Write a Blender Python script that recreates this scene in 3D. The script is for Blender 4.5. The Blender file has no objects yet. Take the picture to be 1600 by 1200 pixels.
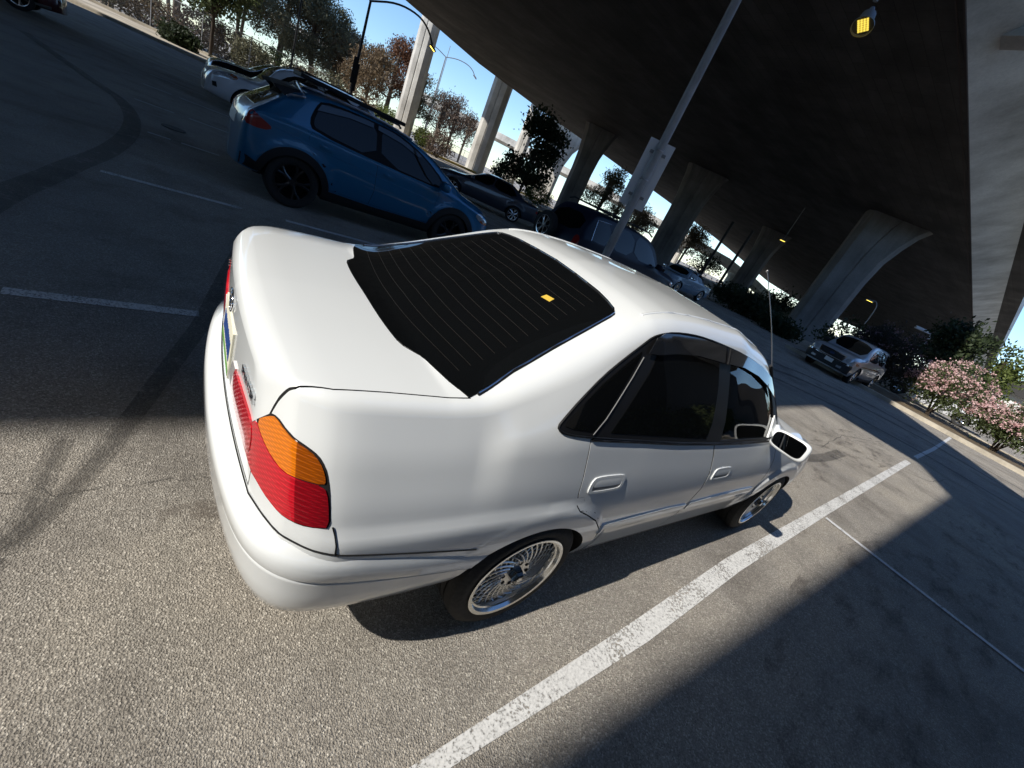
import bpy, bmesh, math, random
import numpy as np
from mathutils import Vector, Matrix, geometry
from mathutils.bvhtree import BVHTree
rad=math.radians
scene=bpy.context.scene
COL=scene.collection
random.seed(7)
# ---------------------------------------------------------------- camera
CAM_C=Vector((-0.12037554,-1.50555718,1.59738933))
CAM_R=((0.770053,-0.499371,0.397048),(0.059477,-0.563448,-0.824008),(0.635201,0.658145,-0.404184))
cam=bpy.data.cameras.new('camera'); cam_o=bpy.data.objects.new('camera',cam); COL.objects.link(cam_o)
cam.sensor_width=36.0; cam.sensor_fit='HORIZONTAL'; cam.lens=653.868/1600*36; cam.clip_start=0.02; cam.clip_end=4000
_m=Matrix((CAM_R[0],[-c for c in CAM_R[1]],[-c for c in CAM_R[2]])).transposed().to_4x4()
_m.translation=CAM_C; cam_o.matrix_world=_m; scene.camera=cam_o
# ---------------------------------------------------------------- light
SUN_DIR=Vector((-1.18,0.055,1.0)).normalized()      # towards the sun: low behind the white car
SUN_EL=math.asin(SUN_DIR.z); SUN_AZ=math.atan2(SUN_DIR.x,SUN_DIR.y)
world=bpy.data.worlds.new('World'); scene.world=world; world.use_nodes=True
wn=world.node_tree; wn.nodes.clear()
sky=wn.nodes.new('ShaderNodeTexSky'); sky.sky_type='NISHITA'; sky.sun_disc=False
sky.sun_elevation=SUN_EL; sky.sun_rotation=SUN_AZ; sky.altitude=50; sky.air_density=1.0; sky.dust_density=0.0; sky.ozone_density=4.0
bg=wn.nodes.new('ShaderNodeBackground'); bg.inputs[1].default_value=0.145
wo=wn.nodes.new('ShaderNodeOutputWorld')
tint=wn.nodes.new('ShaderNodeMix'); tint.data_type='RGBA'; tint.blend_type='MULTIPLY'; tint.inputs[0].default_value=1.0; tint.inputs[7].default_value=(.90,1.0,1.10,1)
wn.links.new(sky.outputs[0],tint.inputs[6]); wn.links.new(tint.outputs[2],bg.inputs[0]); wn.links.new(bg.outputs[0],wo.inputs[0])
sun=bpy.data.lights.new('sun','SUN'); sun.energy=4.9; sun.angle=rad(0.53); sun.color=(1.0,0.955,0.885)
sun_o=bpy.data.objects.new('sun',sun); COL.objects.link(sun_o)
sun_o.rotation_euler=(-SUN_DIR).to_track_quat('-Z','Y').to_euler()
scene.view_settings.view_transform='Standard'; scene.view_settings.look='None'
scene.view_settings.exposure=0.25; scene.view_settings.gamma=1.0
scene.cycles.max_bounces=8; scene.cycles.diffuse_bounces=4; scene.cycles.transparent_max_bounces=24
scene.cycles.use_denoising=True
# ---------------------------------------------------------------- materials
MATS={}; DBG=False
def mat(name,col,rough=0.5,metal=0.0,spec=0.5,coat=0.0,emit=None,estr=0.0,trans=0.0,alpha=1.0,ior=1.45):
    if name in MATS: return MATS[name]
    m=bpy.data.materials.new(name); m.use_nodes=True
    b=m.node_tree.nodes['Principled BSDF']
    b.inputs['Base Color'].default_value=(*col,1); b.inputs['Roughness'].default_value=rough
    b.inputs['Metallic'].default_value=metal; b.inputs['Specular IOR Level'].default_value=spec
    b.inputs['Coat Weight'].default_value=coat; b.inputs['Coat Roughness'].default_value=0.03
    b.inputs['Transmission Weight'].default_value=trans; b.inputs['Alpha'].default_value=alpha; b.inputs['IOR'].default_value=ior
    if emit: b.inputs['Emission Color'].default_value=(*emit,1); b.inputs['Emission Strength'].default_value=estr
    MATS[name]=m; return m
def nodes(m): return m.node_tree.nodes, m.node_tree.links, m.node_tree.nodes['Principled BSDF']
def nnew(m,t,**kw):
    n=m.node_tree.nodes.new(t)
    for k,v in kw.items(): setattr(n,k,v)
    return n
def noise(m,scale,detail=4,rough=.6,vec=None):
    n=nnew(m,'ShaderNodeTexNoise'); n.inputs['Scale'].default_value=scale; n.inputs['Detail'].default_value=detail; n.inputs['Roughness'].default_value=rough
    if vec is not None: m.node_tree.links.new(vec,n.inputs['Vector'])
    return n
def ramp(m,fac,stops):
    n=nnew(m,'ShaderNodeValToRGB'); cr=n.color_ramp
    while len(cr.elements)<len(stops): cr.elements.new(.5)
    for e,(p,c) in zip(cr.elements,stops): e.position=p; e.color=(*c,1) if len(c)==3 else c
    m.node_tree.links.new(fac,n.inputs[0]); return n
def mixc(m,a,b,fac,mode='MIX'):
    n=nnew(m,'ShaderNodeMix',data_type='RGBA',blend_type=mode); L=m.node_tree.links
    for s,v in ((n.inputs[0],fac),(n.inputs[6],a),(n.inputs[7],b)):
        if hasattr(v,'is_output'): L.new(v,s)
        elif isinstance(v,(int,float)): s.default_value=v
        else: s.default_value=(*v,1)
    return n.outputs[2]
def objcoord(m):
    return nnew(m,'ShaderNodeTexCoord').outputs['Object']
def bump(m,h,strength=.3,dist=.01):
    n=nnew(m,'ShaderNodeBump'); n.inputs['Strength'].default_value=strength; n.inputs['Distance'].default_value=dist
    m.node_tree.links.new(h,n.inputs['Height']); m.node_tree.links.new(n.outputs[0],m.node_tree.nodes['Principled BSDF'].inputs['Normal'])
# ---------------------------------------------------------------- object helpers
def tag(o,label=None,cat=None,group=None,kind=None):
    if label: o['label']=label
    if cat: o['category']=cat
    if group: o['group']=group
    if kind: o['kind']=kind
    return o
def empty(name,loc=(0,0,0),rz=0.0,label=None,cat=None,group=None):
    o=bpy.data.objects.new(name,None); COL.objects.link(o); o.location=loc; o.rotation_euler=(0,0,rz); o.empty_display_size=.2
    return tag(o,label,cat,group)
def link(name,me,m=None,parent=None):
    o=bpy.data.objects.new(name,me); COL.objects.link(o)
    if m is not None:
        for x in (m if isinstance(m,(list,tuple)) else [m]): me.materials.append(x)
    if parent: o.parent=parent
    return o
def mesh(name,verts,faces,m=None,parent=None,smooth=False,angle=None):
    me=bpy.data.meshes.new(name); me.from_pydata([tuple(v) for v in verts],[],[tuple(f) for f in faces]); me.update()
    if smooth:
        me.shade_smooth()
        if angle: sharp(me,angle)
    return link(name,me,m,parent)
def sharp(me,deg=35):
    bm=bmesh.new(); bm.from_mesh(me); a=rad(deg)
    for e in bm.edges:
        e.smooth=not(len(e.link_faces)==2 and e.calc_face_angle(0)>a)
    for f in bm.faces: f.smooth=True
    bm.to_mesh(me); bm.free()
def bmo(name,bm,m=None,parent=None,smooth=False,angle=35):
    bmesh.ops.recalc_face_normals(bm,faces=bm.faces)
    me=bpy.data.meshes.new(name); bm.to_mesh(me); bm.free()
    if smooth: sharp(me,angle)
    return link(name,me,m,parent)
def box(bm,x0,x1,y0,y1,z0,z1,M=None,bev=0,mi=0):
    vs=[bm.verts.new((x,y,z)) for z in (z0,z1) for y in (y0,y1) for x in (x0,x1)]
    fs=[bm.faces.new([vs[i] for i in q]) for q in ((0,2,3,1),(4,5,7,6),(0,1,5,4),(2,6,7,3),(1,3,7,5),(0,4,6,2))]
    for f in fs: f.material_index=mi
    if bev:
        r=bmesh.ops.bevel(bm,geom=list({e for f in fs for e in f.edges}),offset=bev,segments=2,affect='EDGES',profile=.7)
        vs=list({v for f in r['faces'] for v in f.verts}|{v for v in vs if v.is_valid})
    if M is not None: bmesh.ops.transform(bm,matrix=M,verts=vs)
    return vs
def tube(bm,pts,r,seg=10,cap=True,mi=0):
    pts=[Vector(p) for p in pts]; n=len(pts); rs=r if isinstance(r,(list,tuple)) else [r]*n
    ring=[]; up=None
    for i,p in enumerate(pts):
        d=(pts[min(i+1,n-1)]-pts[max(i-1,0)]).normalized()
        if up is None: up=d.orthogonal().normalized()
        up=(up-d*up.dot(d)).normalized(); s=d.cross(up)
        ring.append([bm.verts.new(p+(up*math.cos(2*math.pi*k/seg)+s*math.sin(2*math.pi*k/seg))*rs[i]) for k in range(seg)])
    for i in range(n-1):
        for k in range(seg):
            f=bm.faces.new((ring[i][k],ring[i][(k+1)%seg],ring[i+1][(k+1)%seg],ring[i+1][k])); f.material_index=mi
    if cap:
        for q in (ring[0][::-1],ring[-1]):
            f=bm.faces.new(q); f.material_index=mi
def lathe_y(bm,prof,seg=48,c=(0,0,0),mi=0,close=False):
    # profile of (r,y) revolved about the y axis
    rings=[[bm.verts.new((c[0]+r*math.cos(2*math.pi*k/seg),c[1]+y,c[2]+r*math.sin(2*math.pi*k/seg))) for k in range(seg)] for r,y in prof]
    n=len(rings)
    for i in range(n if close else n-1):
        a=rings[i];b=rings[(i+1)%n]
        for k in range(seg):
            f=bm.faces.new((a[k],a[(k+1)%seg],b[(k+1)%seg],b[k])); f.material_index=mi
    return rings
def prism(name,poly,z0,z1,m,parent=None):
    n=len(poly); vs=[(x,y,z0) for x,y in poly]+[(x,y,z1) for x,y in poly]
    fs=[tuple(range(n))[::-1],tuple(range(n,2*n))]+[(i,(i+1)%n,n+(i+1)%n,n+i) for i in range(n)]
    o=mesh(name,vs,fs,m,parent); bm=bmesh.new(); bm.from_mesh(o.data); bmesh.ops.recalc_face_normals(bm,faces=bm.faces); bm.to_mesh(o.data); bm.free()
    return o
def pchip(xs,ys,x):
    xs=np.asarray(xs,float);ys=np.asarray(ys,float);h=np.diff(xs);dl=np.diff(ys)/h;n=len(xs)
    if n==2: return np.interp(x,xs,ys)
    d=np.zeros(n)
    for k in range(1,n-1):
        if dl[k-1]*dl[k]>0:
            w1=2*h[k]+h[k-1];w2=h[k]+2*h[k-1]; d[k]=(w1+w2)/(w1/dl[k-1]+w2/dl[k])
    d[0]=dl[0];d[-1]=dl[-1]
    x=np.clip(np.asarray(x,float),xs[0],xs[-1]);i=np.clip(np.searchsorted(xs,x)-1,0,n-2)
    t=(x-xs[i])/h[i]
    return (1+2*t)*(1-t)**2*ys[i]+t*(1-t)**2*h[i]*d[i]+t*t*(3-2*t)*ys[i+1]+t*t*(t-1)*h[i]*d[i+1]
# ---------------------------------------------------------------- car body lofting
COLS=('zc','ya','za','yb','zb','yc','zC','yd','zd','ye','ze','ra','rb')
def half_section(p,ns):
    # p: dict of numbers at one station -> sampled half outline from centre top to centre bottom
    zc,ya,za=p['zc'],p['ya'],p['za']
    P=[(0,zc),(.62*ya,zc-.34*(zc-za)),(ya,za)]
    ab=((ya+p['yb'])/2+p.get('bul',0),(za+p['zb'])/2)
    P+=[ab,(p['yb'],p['zb']),(p['yc'],p['zC']),(p['yd'],p['zd']),(p['ye'],p['ze']),(0,p['ze']-.02)]
    P=[np.array(q) for q in P]
    leg=[0,.25,p['ra'],.12,p['rb'],.12,.08,.05,0]
    out=[P[0]]
    prev=P[0]
    for i in range(1,len(P)-1):
        a,b,c=P[i-1],P[i],P[i+1]; la=np.linalg.norm(b-a); lc=np.linalg.norm(c-b)
        d=min(leg[i],.48*la,.48*lc)
        s=b+(a-b)/max(la,1e-9)*d; e=b+(c-b)/max(lc,1e-9)*d
        for k in range(1,ns+1): out.append(prev+(s-prev)*k/ns)
        for k in range(1,ns+1):
            t=k/ns; out.append((1-t)**2*s+2*t*(1-t)*b+t*t*e)
        prev=e
    for k in range(1,ns+1): out.append(prev+(P[-1]-prev)*k/ns)
    return out
def loft_body(rows,cols=COLS,step=.04,ns=6,scale=None,bul=None,endbow=(.035,.03),capn=14,arches=(),flare=.010,flw=.14,skirt=None):
    rows=np.array(rows,float); X=rows[:,0]; x0,x1=X[0],X[-1]
    n=int((x1-x0)/step); st=set(np.round(np.linspace(x0,x1,n),4))
    for x in X: st.add(round(float(x),4))
    st=np.array(sorted(st)); keep=[st[0]]
    for x in st[1:]:
        if x-keep[-1]>step*.2 or x in X: keep.append(x)
    st=np.array(keep)
    K={}
    for j,c in enumerate(cols): 
        ok=~np.isnan(rows[:,j+1]); K[c]=pchip(X[ok],rows[ok,j+1],st)
    S=pchip([a for a,_ in scale],[b for _,b in scale],st) if scale else np.ones(len(st))
    B=pchip([a for a,_ in bul],[b for _,b in bul],st) if bul else np.zeros(len(st))
    secs=[]
    for i in range(len(st)):
        p={c:K[c][i] for c in cols}; p['bul']=B[i]
        for c in ('ya','yb','yc','yd','ye'): p[c]*=S[i]
        secs.append([(st[i],q[0],q[1]) for q in half_section(p,ns)])
    V=np.array(secs)                       # station, sample, xyz (right half as +y)
    for (ax,az,arx,arz) in arches:         # soft lip round each wheel opening
        d=np.sqrt(((V[:,:,0]-ax)/arx)**2+((V[:,:,2]-az)/arz)**2)
        t=np.clip((1.34-d)/flw,0,1); t=t*t*(3-2*t)
        if skirt: u=np.clip((skirt[0]-V[:,:,2])/skirt[1],0,1); u=u*u*(3-2*u)*np.clip((V[:,:,0]-.10)/.15,0,1)*(V[:,:,0]<ax); t=np.maximum(t,np.where(V[:,:,0]<.95,u*skirt[2],0)) if ax<2 else t
        zf=np.clip((V[:,:,2]-az+.02)/.16,0,1); zf=zf*zf*(3-2*zf); w=(V[:,:,1]>.55)
        V[:,:,1]+=np.where(w,flare*t*zf,0)
    def bow(V):
        f0=np.clip(1-(V[...,0]-x0)/.28,0,1); f1=np.clip(1-(x1-V[...,0])/.28,0,1); q=1-(np.clip(np.abs(V[...,1]),0,.6)/.6)**2
        V=V.copy(); V[...,0]+=-endbow[0]*q*f0+endbow[1]*q*f1; return V
    N=V.shape[1]; ns_=V.shape[0]
    verts=[];faces=[]
    L=V.copy(); Rr=V.copy(); Rr[:,:,1]*=-1
    def add(a): verts.append(tuple(a)); return len(verts)-1
    idL=np.zeros((ns_,N),int); idR=np.zeros((ns_,N),int)
    for i in range(ns_):
        for j in range(N):
            idL[i,j]=add(L[i,j])
            idR[i,j]=idL[i,j] if j in (0,N-1) else add(Rr[i,j])
    for i in range(ns_-1):
        for j in range(N-1):
            faces.append((idL[i,j],idL[i,j+1],idL[i+1,j+1],idL[i+1,j]))
            faces.append((idR[i,j],idR[i+1,j],idR[i+1,j+1],idR[i,j+1]))
    for i,flip in ((0,0),(ns_-1,1)):
        rowsid=[]
        for j in range(1,N-1):
            l=V[i,j]; r=[idL[i,j]]
            for k in range(1,capn):
                t=k/capn; r.append(add((l[0],l[1]*(1-2*t),l[2])))
            r.append(idR[i,j]); rowsid.append(r)
        for a,b in zip(rowsid[:-1],rowsid[1:]):
            for k in range(capn):
                q=(a[k],a[k+1],b[k+1],b[k]); faces.append(q if not flip else q[::-1])
        q=[idL[i,0]]+rowsid[0][::-1]; faces.append(tuple(q) if not flip else tuple(q[::-1]))
        q=[idL[i,N-1]]+rowsid[-1]; faces.append(tuple(q) if not flip else tuple(q[::-1]))
    verts=np.array(verts); verts=bow(verts)
    bm=bmesh.new(); vs=[bm.verts.new(v) for v in verts]
    for f in faces:
        if len(set(f))>2:
            try: bm.faces.new([vs[k] for k in f])
            except ValueError: pass
    bmesh.ops.remove_doubles(bm,verts=bm.verts,dist=1e-5)
    bmesh.ops.recalc_face_normals(bm,faces=bm.faces)
    return bm
class Surf:
    """a smooth closed surface to cut panels from: ray casts, nearest points and interpolated normals"""
    def __init__(s,bm):
        b=bm.copy(); bmesh.ops.triangulate(b,faces=b.faces); b.normal_update()
        s.V=[v.co.copy() for v in b.verts]; s.N=[v.normal.copy() for v in b.verts]; b.verts.index_update()
        s.F=[tuple(v.index for v in f.verts) for f in b.faces]
        s.bvh=BVHTree.FromPolygons(s.V,s.F); b.free()
    def norm(s,p,fi):
        a,b,c=s.F[fi]; w=geometry.barycentric_transform(p,s.V[a],s.V[b],s.V[c],Vector((1,0,0)),Vector((0,1,0)),Vector((0,0,1)))
        return (s.N[a]*w.x+s.N[b]*w.y+s.N[c]*w.z).normalized()
    def cast(s,o,d):
        p,n,i,t=s.bvh.ray_cast(o,d)
        if p is None: return None,None
        return p,s.norm(p,i)
    def near(s,p):
        q,n,i,t=s.bvh.find_nearest(p); return q,s.norm(q,i)
def dens(poly,res,closed=True):
    out=[]; n=len(poly)
    for i in range(n if closed else n-1):
        a=Vector(poly[i]);b=Vector(poly[(i+1)%n]); k=max(1,int((b-a).length/res))
        for j in range(k): out.append(a+(b-a)*(j/k))
    if not closed: out.append(Vector(poly[-1]))
    return out
def smooth_poly(poly,it=2,closed=True):
    """corner cutting"""
    P=[Vector(p) for p in poly]
    for _ in range(it):
        Q=[]; n=len(P)
        for i in range(n if closed else n-1):
            a=P[i];b=P[(i+1)%n]; Q+=[a*.75+b*.25,a*.25+b*.75]
        if not closed: Q=[P[0]]+Q+[P[-1]]
        P=Q
    return P
def inset(poly,d):
    P=[Vector(p) for p in poly]; n=len(P)
    A=sum(P[i].x*P[(i+1)%n].y-P[(i+1)%n].x*P[i].y for i in range(n)); s=1 if A>0 else -1; out=[]
    for i in range(n):
        e1=(P[i]-P[i-1]); e2=(P[(i+1)%n]-P[i])
        if e1.length<1e-7 or e2.length<1e-7: out.append(P[i]); continue
        n1=Vector((-e1.y,e1.x)).normalized()*s; n2=Vector((-e2.y,e2.x)).normalized()*s
        b=(n1+n2); b=b/max(b.length_squared,.35)*2*.5*2 if False else b.normalized()/max(.5,b.normalized().dot(n1))
        out.append(P[i]+b*d)
    return out
FRAMES={'R':(Vector((0,-3,0)),Vector((1,0,0)),Vector((0,0,1)),Vector((0,1,0))),   # right flank: (x,z)
        'L':(Vector((0,3,0)),Vector((1,0,0)),Vector((0,0,1)),Vector((0,-1,0))),
        'T':(Vector((0,0,4)),Vector((1,0,0)),Vector((0,1,0)),Vector((0,0,-1))),   # from above: (x,y)
        'B':(Vector((-3,0,0)),Vector((0,1,0)),Vector((0,0,1)),Vector((1,0,0))),   # rear: (y,z)
        'F':(Vector((9,0,0)),Vector((0,1,0)),Vector((0,0,1)),Vector((-1,0,0)))}
_d=Vector((1,1,0)).normalized()
FRAMES['C']=(Vector((-3,-3,0)),Vector((_d.x,-_d.y,0)),Vector((0,0,1)),_d)          # right rear corner, along its diagonal: (t,z)
FRAMES['D']=(Vector((-3,3,0)),Vector((_d.x,_d.y,0)),Vector((0,0,1)),Vector((_d.x,-_d.y,0)))
def patch(surf,poly,frame,off=.0,thick=.004,res=.03,holes=(),dome=0.0,nrm=True):
    """a plate that follows the surface inside an outline given in the frame's two coordinates; returns bmesh and loop normals"""
    o,u,v,d=FRAMES[frame]
    loops=[dens(poly,res)]+[dens(h,res) for h in holes]
    pts=[];edges=[]
    for lp in loops:
        k0=len(pts); pts+=[Vector((p[0],p[1])) for p in lp]; m=len(lp)
        edges+=[(k0+i,k0+(i+1)%m) for i in range(m)]
    nb=len(pts); xs=[p.x for p in pts];ys=[p.y for p in pts]
    B=BVHTree
    y=min(ys)+res*.5; r=0
    seg=[(pts[a],pts[b]) for a,b in edges]
    def inside(q):
        c=False
        for a,b in seg:
            if (a.y>q.y)!=(b.y>q.y) and q.x<(b.x-a.x)*(q.y-a.y)/(b.y-a.y)+a.x: c=not c
        return c
    bp=np.array([(p.x,p.y) for p in pts])
    while y<max(ys):
        x=min(xs)+(res*.5 if r%2 else 0)
        while x<max(xs):
            q=Vector((x,y))
            if np.min((bp[:,0]-x)**2+(bp[:,1]-y)**2)>(res*.55)**2 and inside(q): pts.append(q)
            x+=res
        y+=res*.87; r+=1
    co,ed,fa,ov,oe,of=geometry.delaunay_2d_cdt(pts,edges,[],2 if holes else 1,1e-6)
    if holes:
        fa=[f for f in fa if inside(sum((co[i] for i in f),Vector((0,0)))/len(f))]
    P=[];N=[]
    for q in co:
        c=o+u*q.x+v*q.y; p,n=surf.cast(c,d)
        if p is None or n.dot(d)>-.02 : 
            p,n=surf.near(p if p is not None else c+d*2.2)
        P.append(p);N.append(n)
    bm=bmesh.new(); cnt={}; nt=bm.verts.layers.float_vector.new('n'); flagn=bm.faces.layers.int.new('t')
    for f in fa:
        for a,b in zip(f,f[1:]+f[:1]) if isinstance(f,list) else zip(f,tuple(f[1:])+tuple(f[:1])): cnt[(min(a,b),max(a,b))]=cnt.get((min(a,b),max(a,b)),0)+1
    bset={k for e,c in cnt.items() if c==1 for k in e}
    def dm(i):
        if not dome or i in bset: return 0
        q=co[i]; dd=math.sqrt(np.min((bp[:,0]-q.x)**2+(bp[:,1]-q.y)**2)); return dome*min(1,dd/.05)
    top=[bm.verts.new(P[i]+N[i]*(off+dm(i))) for i in range(len(P))]
    bot=[bm.verts.new(P[i]+N[i]*(off-thick)) for i in range(len(P))]
    for i in range(len(P)): top[i][nt]=N[i]; bot[i][nt]=N[i]
    for f in fa:
        t=[top[i] for i in f]
        nn=(t[1].co-t[0].co).cross(t[2].co-t[0].co)
        fl=nn.dot(N[f[0]])<0
        a=bm.faces.new(t[::-1] if fl else t); a[flagn]=1; a.smooth=True
        b=bm.faces.new([bot[i] for i in (f if fl else f[::-1])]); b.smooth=True
        f2=list(f)
        for i,j in zip(f2,f2[1:]+f2[:1]):
            if cnt[(min(i,j),max(i,j))]==1:
                if fl: i,j=j,i
                bm.faces.new((top[i],bot[i],bot[j],top[j]))
    for v in [v for v in bm.verts if not v.link_faces]: bm.verts.remove(v)
    return bm
def patch_obj(name,surf,poly,frame,m,parent=None,**kw):
    bm=patch(surf,poly,frame,**kw)
    nt=bm.verts.layers.float_vector.get('n'); ft=bm.faces.layers.int.get('t'); bm.verts.index_update()
    vn=[v[nt].copy() for v in bm.verts]; tops=[f[ft] for f in bm.faces]
    me=bpy.data.meshes.new(name); bm.to_mesh(me); bm.free()
    ln=[]; dome=kw.get('dome',0)
    for p,t in zip(me.polygons,tops):
        for li in p.loop_indices:
            ln.append(vn[me.loops[li].vertex_index] if (t and not dome) else p.normal.copy())
    if not dome: me.normals_split_custom_set(ln)
    else: sharp(me,50)
    return link(name,me,m,parent)
def to_obj(bm,name='tmp',m=None):
    me=bpy.data.meshes.new(name); bm.to_mesh(me); bm.free(); o=link(name,me,m); return o
def boolean(obj,cutter,op='DIFFERENCE',keep=False,solver='MANIFOLD'):
    """bake a boolean into obj's mesh"""
    b_=bmesh.new(); b_.from_mesh(cutter.data); bmesh.ops.recalc_face_normals(b_,faces=b_.faces)
    if DBG: print('CUT manifold',all(len(e.link_faces)==2 for e in b_.edges),b_.calc_volume())
    b_.to_mesh(cutter.data); b_.free()
    md=obj.modifiers.new('b','BOOLEAN'); md.operation=op; md.object=cutter; md.solver=solver
    try: md.material_mode='TRANSFER'
    except Exception: pass
    dg=bpy.context.evaluated_depsgraph_get(); dg.update()
    me=bpy.data.meshes.new_from_object(obj.evaluated_get(dg),preserve_all_data_layers=True,depsgraph=dg)
    obj.modifiers.remove(md); old=obj.data; me.name=old.name; obj.data=me; bpy.data.meshes.remove(old)
    if DBG:
        b_=bmesh.new(); b_.from_mesh(obj.data); print('  RES',obj.name,len(b_.faces),'nonman',sum(len(e.link_faces)!=2 for e in b_.edges),b_.calc_volume()); b_.free()
    if not keep: drop(cutter)
    return obj
def drop(o):
    d=o.data; bpy.data.objects.remove(o)
    if d and d.users==0: bpy.data.meshes.remove(d)
def fix_normals(obj,surf,tol=.004):
    me=obj.data; ln=[None]*len(me.loops)
    me.polygons.foreach_set('use_smooth',[True]*len(me.polygons)); cache={}
    for p in me.polygons:
        for li in p.loop_indices:
            vi=me.loops[li].vertex_index
            if vi not in cache: 
                q,n=surf.near(me.vertices[vi].co); cache[vi]=(n,(q-me.vertices[vi].co).length)
            n,d=cache[vi]
            ln[li]=n if (d<tol and n.dot(p.normal)>.75) else p.normal.copy()
    me.normals_split_custom_set(ln)
def poly_prism(poly,frame,d0,d1):
    """closed prism along the frame's axis from depth d0 to d1"""
    o,u,v,d=FRAMES[frame]; bm=bmesh.new(); n=len(poly)
    a=[bm.verts.new(o+u*p[0]+v*p[1]+d*d0) for p in poly]; b=[bm.verts.new(o+u*p[0]+v*p[1]+d*d1) for p in poly]
    bm.faces.new(a); bm.faces.new(b[::-1])
    for i in range(n): bm.faces.new((a[i],b[i],b[(i+1)%n],a[(i+1)%n]))
    bmesh.ops.recalc_face_normals(bm,faces=bm.faces); return bm
def ellipse(cx,cy,rx,ry,n=48,a0=0,a1=2*math.pi,closed=True):
    return [Vector((cx+rx*math.cos(a0+(a1-a0)*k/(n if closed else n-1)),cy+ry*math.sin(a0+(a1-a0)*k/(n if closed else n-1)))) for k in range(n)]
# ================================================================ the white saloon
H_ROWS=[ # x, zc, ya, za, yb, zb, yc, zC, yd, zd, ye, ze, ra, rb
(0.065,0.957,0.697,0.949,0.77,0.845,0.843,0.685,0.842,0.46,0.775,0.33,0.04,0.1),
(0.075,0.9787,0.697,0.9687,0.77,0.855,0.843,0.685,0.842,0.46,0.775,0.33,0.04,0.1),
(0.09,0.9948,0.697,0.9838,0.77,0.862,0.843,0.685,0.842,0.46,0.775,0.33,0.04,0.1),
(0.12,1.007,0.697,0.995,0.77,0.866,0.843,0.685,0.842,0.46,0.775,0.33,0.04,0.1),
(0.2,1.0144,0.697,1.0024,0.77,0.872,0.843,0.685,0.842,0.46,0.78,0.32,0.04,0.1),
(0.35,1.0172,0.697,1.0062,0.77,0.872,0.843,0.685,0.842,0.46,0.785,0.31,0.04,0.1),
(0.5,1.018,0.697,1.009,0.77,0.872,0.843,0.685,0.842,0.46,0.785,0.3,0.04,0.1),
(0.52,1.0274,0.697,1.0104,0.77,0.872,0.843,0.685,0.842,0.46,0.785,0.3,0.04,0.1),
(0.6,1.066,0.697,1.019,0.77,0.872,0.843,0.685,0.842,0.46,0.785,0.3,0.04,0.1),
(0.75,1.141,0.68,1.077,0.779,0.918,0.843,0.685,0.842,0.46,0.785,0.27,0.065,0.08),
(1,1.259,0.64,1.205,0.785,0.942,0.843,0.685,0.842,0.46,0.785,0.23,0.07,0.05),
(1.25,1.3645,0.597,1.3335,0.788,0.928,0.843,0.685,0.842,0.46,0.785,0.22,0.07,0.04),
(1.34,1.394,0.588,1.366,0.789,0.922,0.843,0.685,0.842,0.46,0.785,0.22,0.07,0.04),
(1.5,1.42,0.578,1.392,0.792,0.912,0.843,0.685,0.842,0.46,0.785,0.22,0.07,0.04),
(1.8,1.436,0.57,1.408,0.794,0.895,0.843,0.685,0.842,0.46,0.785,0.22,0.07,0.04),
(2.1,1.438,0.57,1.409,0.795,0.88,0.843,0.685,0.842,0.46,0.785,0.22,0.07,0.04),
(2.3,1.425,0.577,1.374,0.794,0.873,0.843,0.685,0.842,0.46,0.785,0.22,0.07,0.04),
(2.5,1.39,0.59,1.33,0.793,0.868,0.843,0.685,0.842,0.46,0.785,0.22,0.06,0.04),
(2.65,1.318,0.612,1.252,0.792,0.865,0.843,0.685,0.842,0.46,0.785,0.22,0.05,0.04),
(2.8,1.218,0.645,1.142,0.792,0.862,0.843,0.685,0.842,0.46,0.785,0.22,0.05,0.04),
(2.95,1.11,0.683,1.03,0.791,0.86,0.843,0.685,0.842,0.46,0.785,0.22,0.05,0.05),
(3.08,1.02,0.715,0.955,0.791,0.86,0.843,0.685,0.842,0.46,0.785,0.22,0.05,0.06),
(3.16,0.975,0.728,0.925,0.79,0.858,0.843,0.685,0.842,0.46,0.785,0.22,0.05,0.07),
(3.25,.925,0.73,.89,0.79,.845,0.843,0.685,0.842,0.46,0.785,0.22,0.05,0.08),
(3.55,0.91,0.73,0.88,0.79,0.84,0.843,0.685,0.842,0.46,0.785,0.24,0.05,0.08),
(3.62,0.887,0.73,0.86,0.79,0.82,0.843,0.685,0.842,0.46,0.785,0.24,0.05,0.08),
(4,0.823,0.71,0.785,0.78,0.745,0.84,0.58,0.832,0.42,0.785,0.25,0.06,0.08),
(4.15,0.795,0.7,0.75,0.77,0.71,0.83,0.56,0.82,0.42,0.78,0.26,0.06,0.08),
(4.25,0.72,0.69,0.68,0.76,0.64,0.82,0.54,0.81,0.42,0.77,0.28,0.05,0.06),
(4.285,0.64,0.68,0.62,0.75,0.58,0.8,0.52,0.79,0.42,0.76,0.3,0.04,0.05)]
H_SCALE=[(.065,.70),(.085,.78),(.119,.87),(.15,.905),(.186,.936),(.242,.957),(.35,.970),(.6,.986),(1.0,.996),(1.5,1.0),(3.7,1.0),(4.0,.985),(4.15,.94),(4.22,.88),(4.26,.80),(4.285,.68)]
H_BUL=[(0,0),(.7,0),(1.1,.012),(1.6,.016),(2.6,.014),(3.2,.004),(4.3,0)]
H_ARCH=((1.0,.25,.365,.325),(3.455,.25,.365,.33))
M_WHITE=mat('white_paint',(.72,.74,.735),.30,coat=1.0)
M_BLACKTRIM=mat('black_trim',(.008,.008,.009),.55,spec=.22)
M_GAP=mat('dark_gap',(.006,.006,.006),.9)
M_TINT=mat('tinted_glass',(.0035,.004,.0045),.025,spec=.5)
M_CHROME=mat('chrome',(.72,.73,.75),.12,metal=1)
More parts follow.
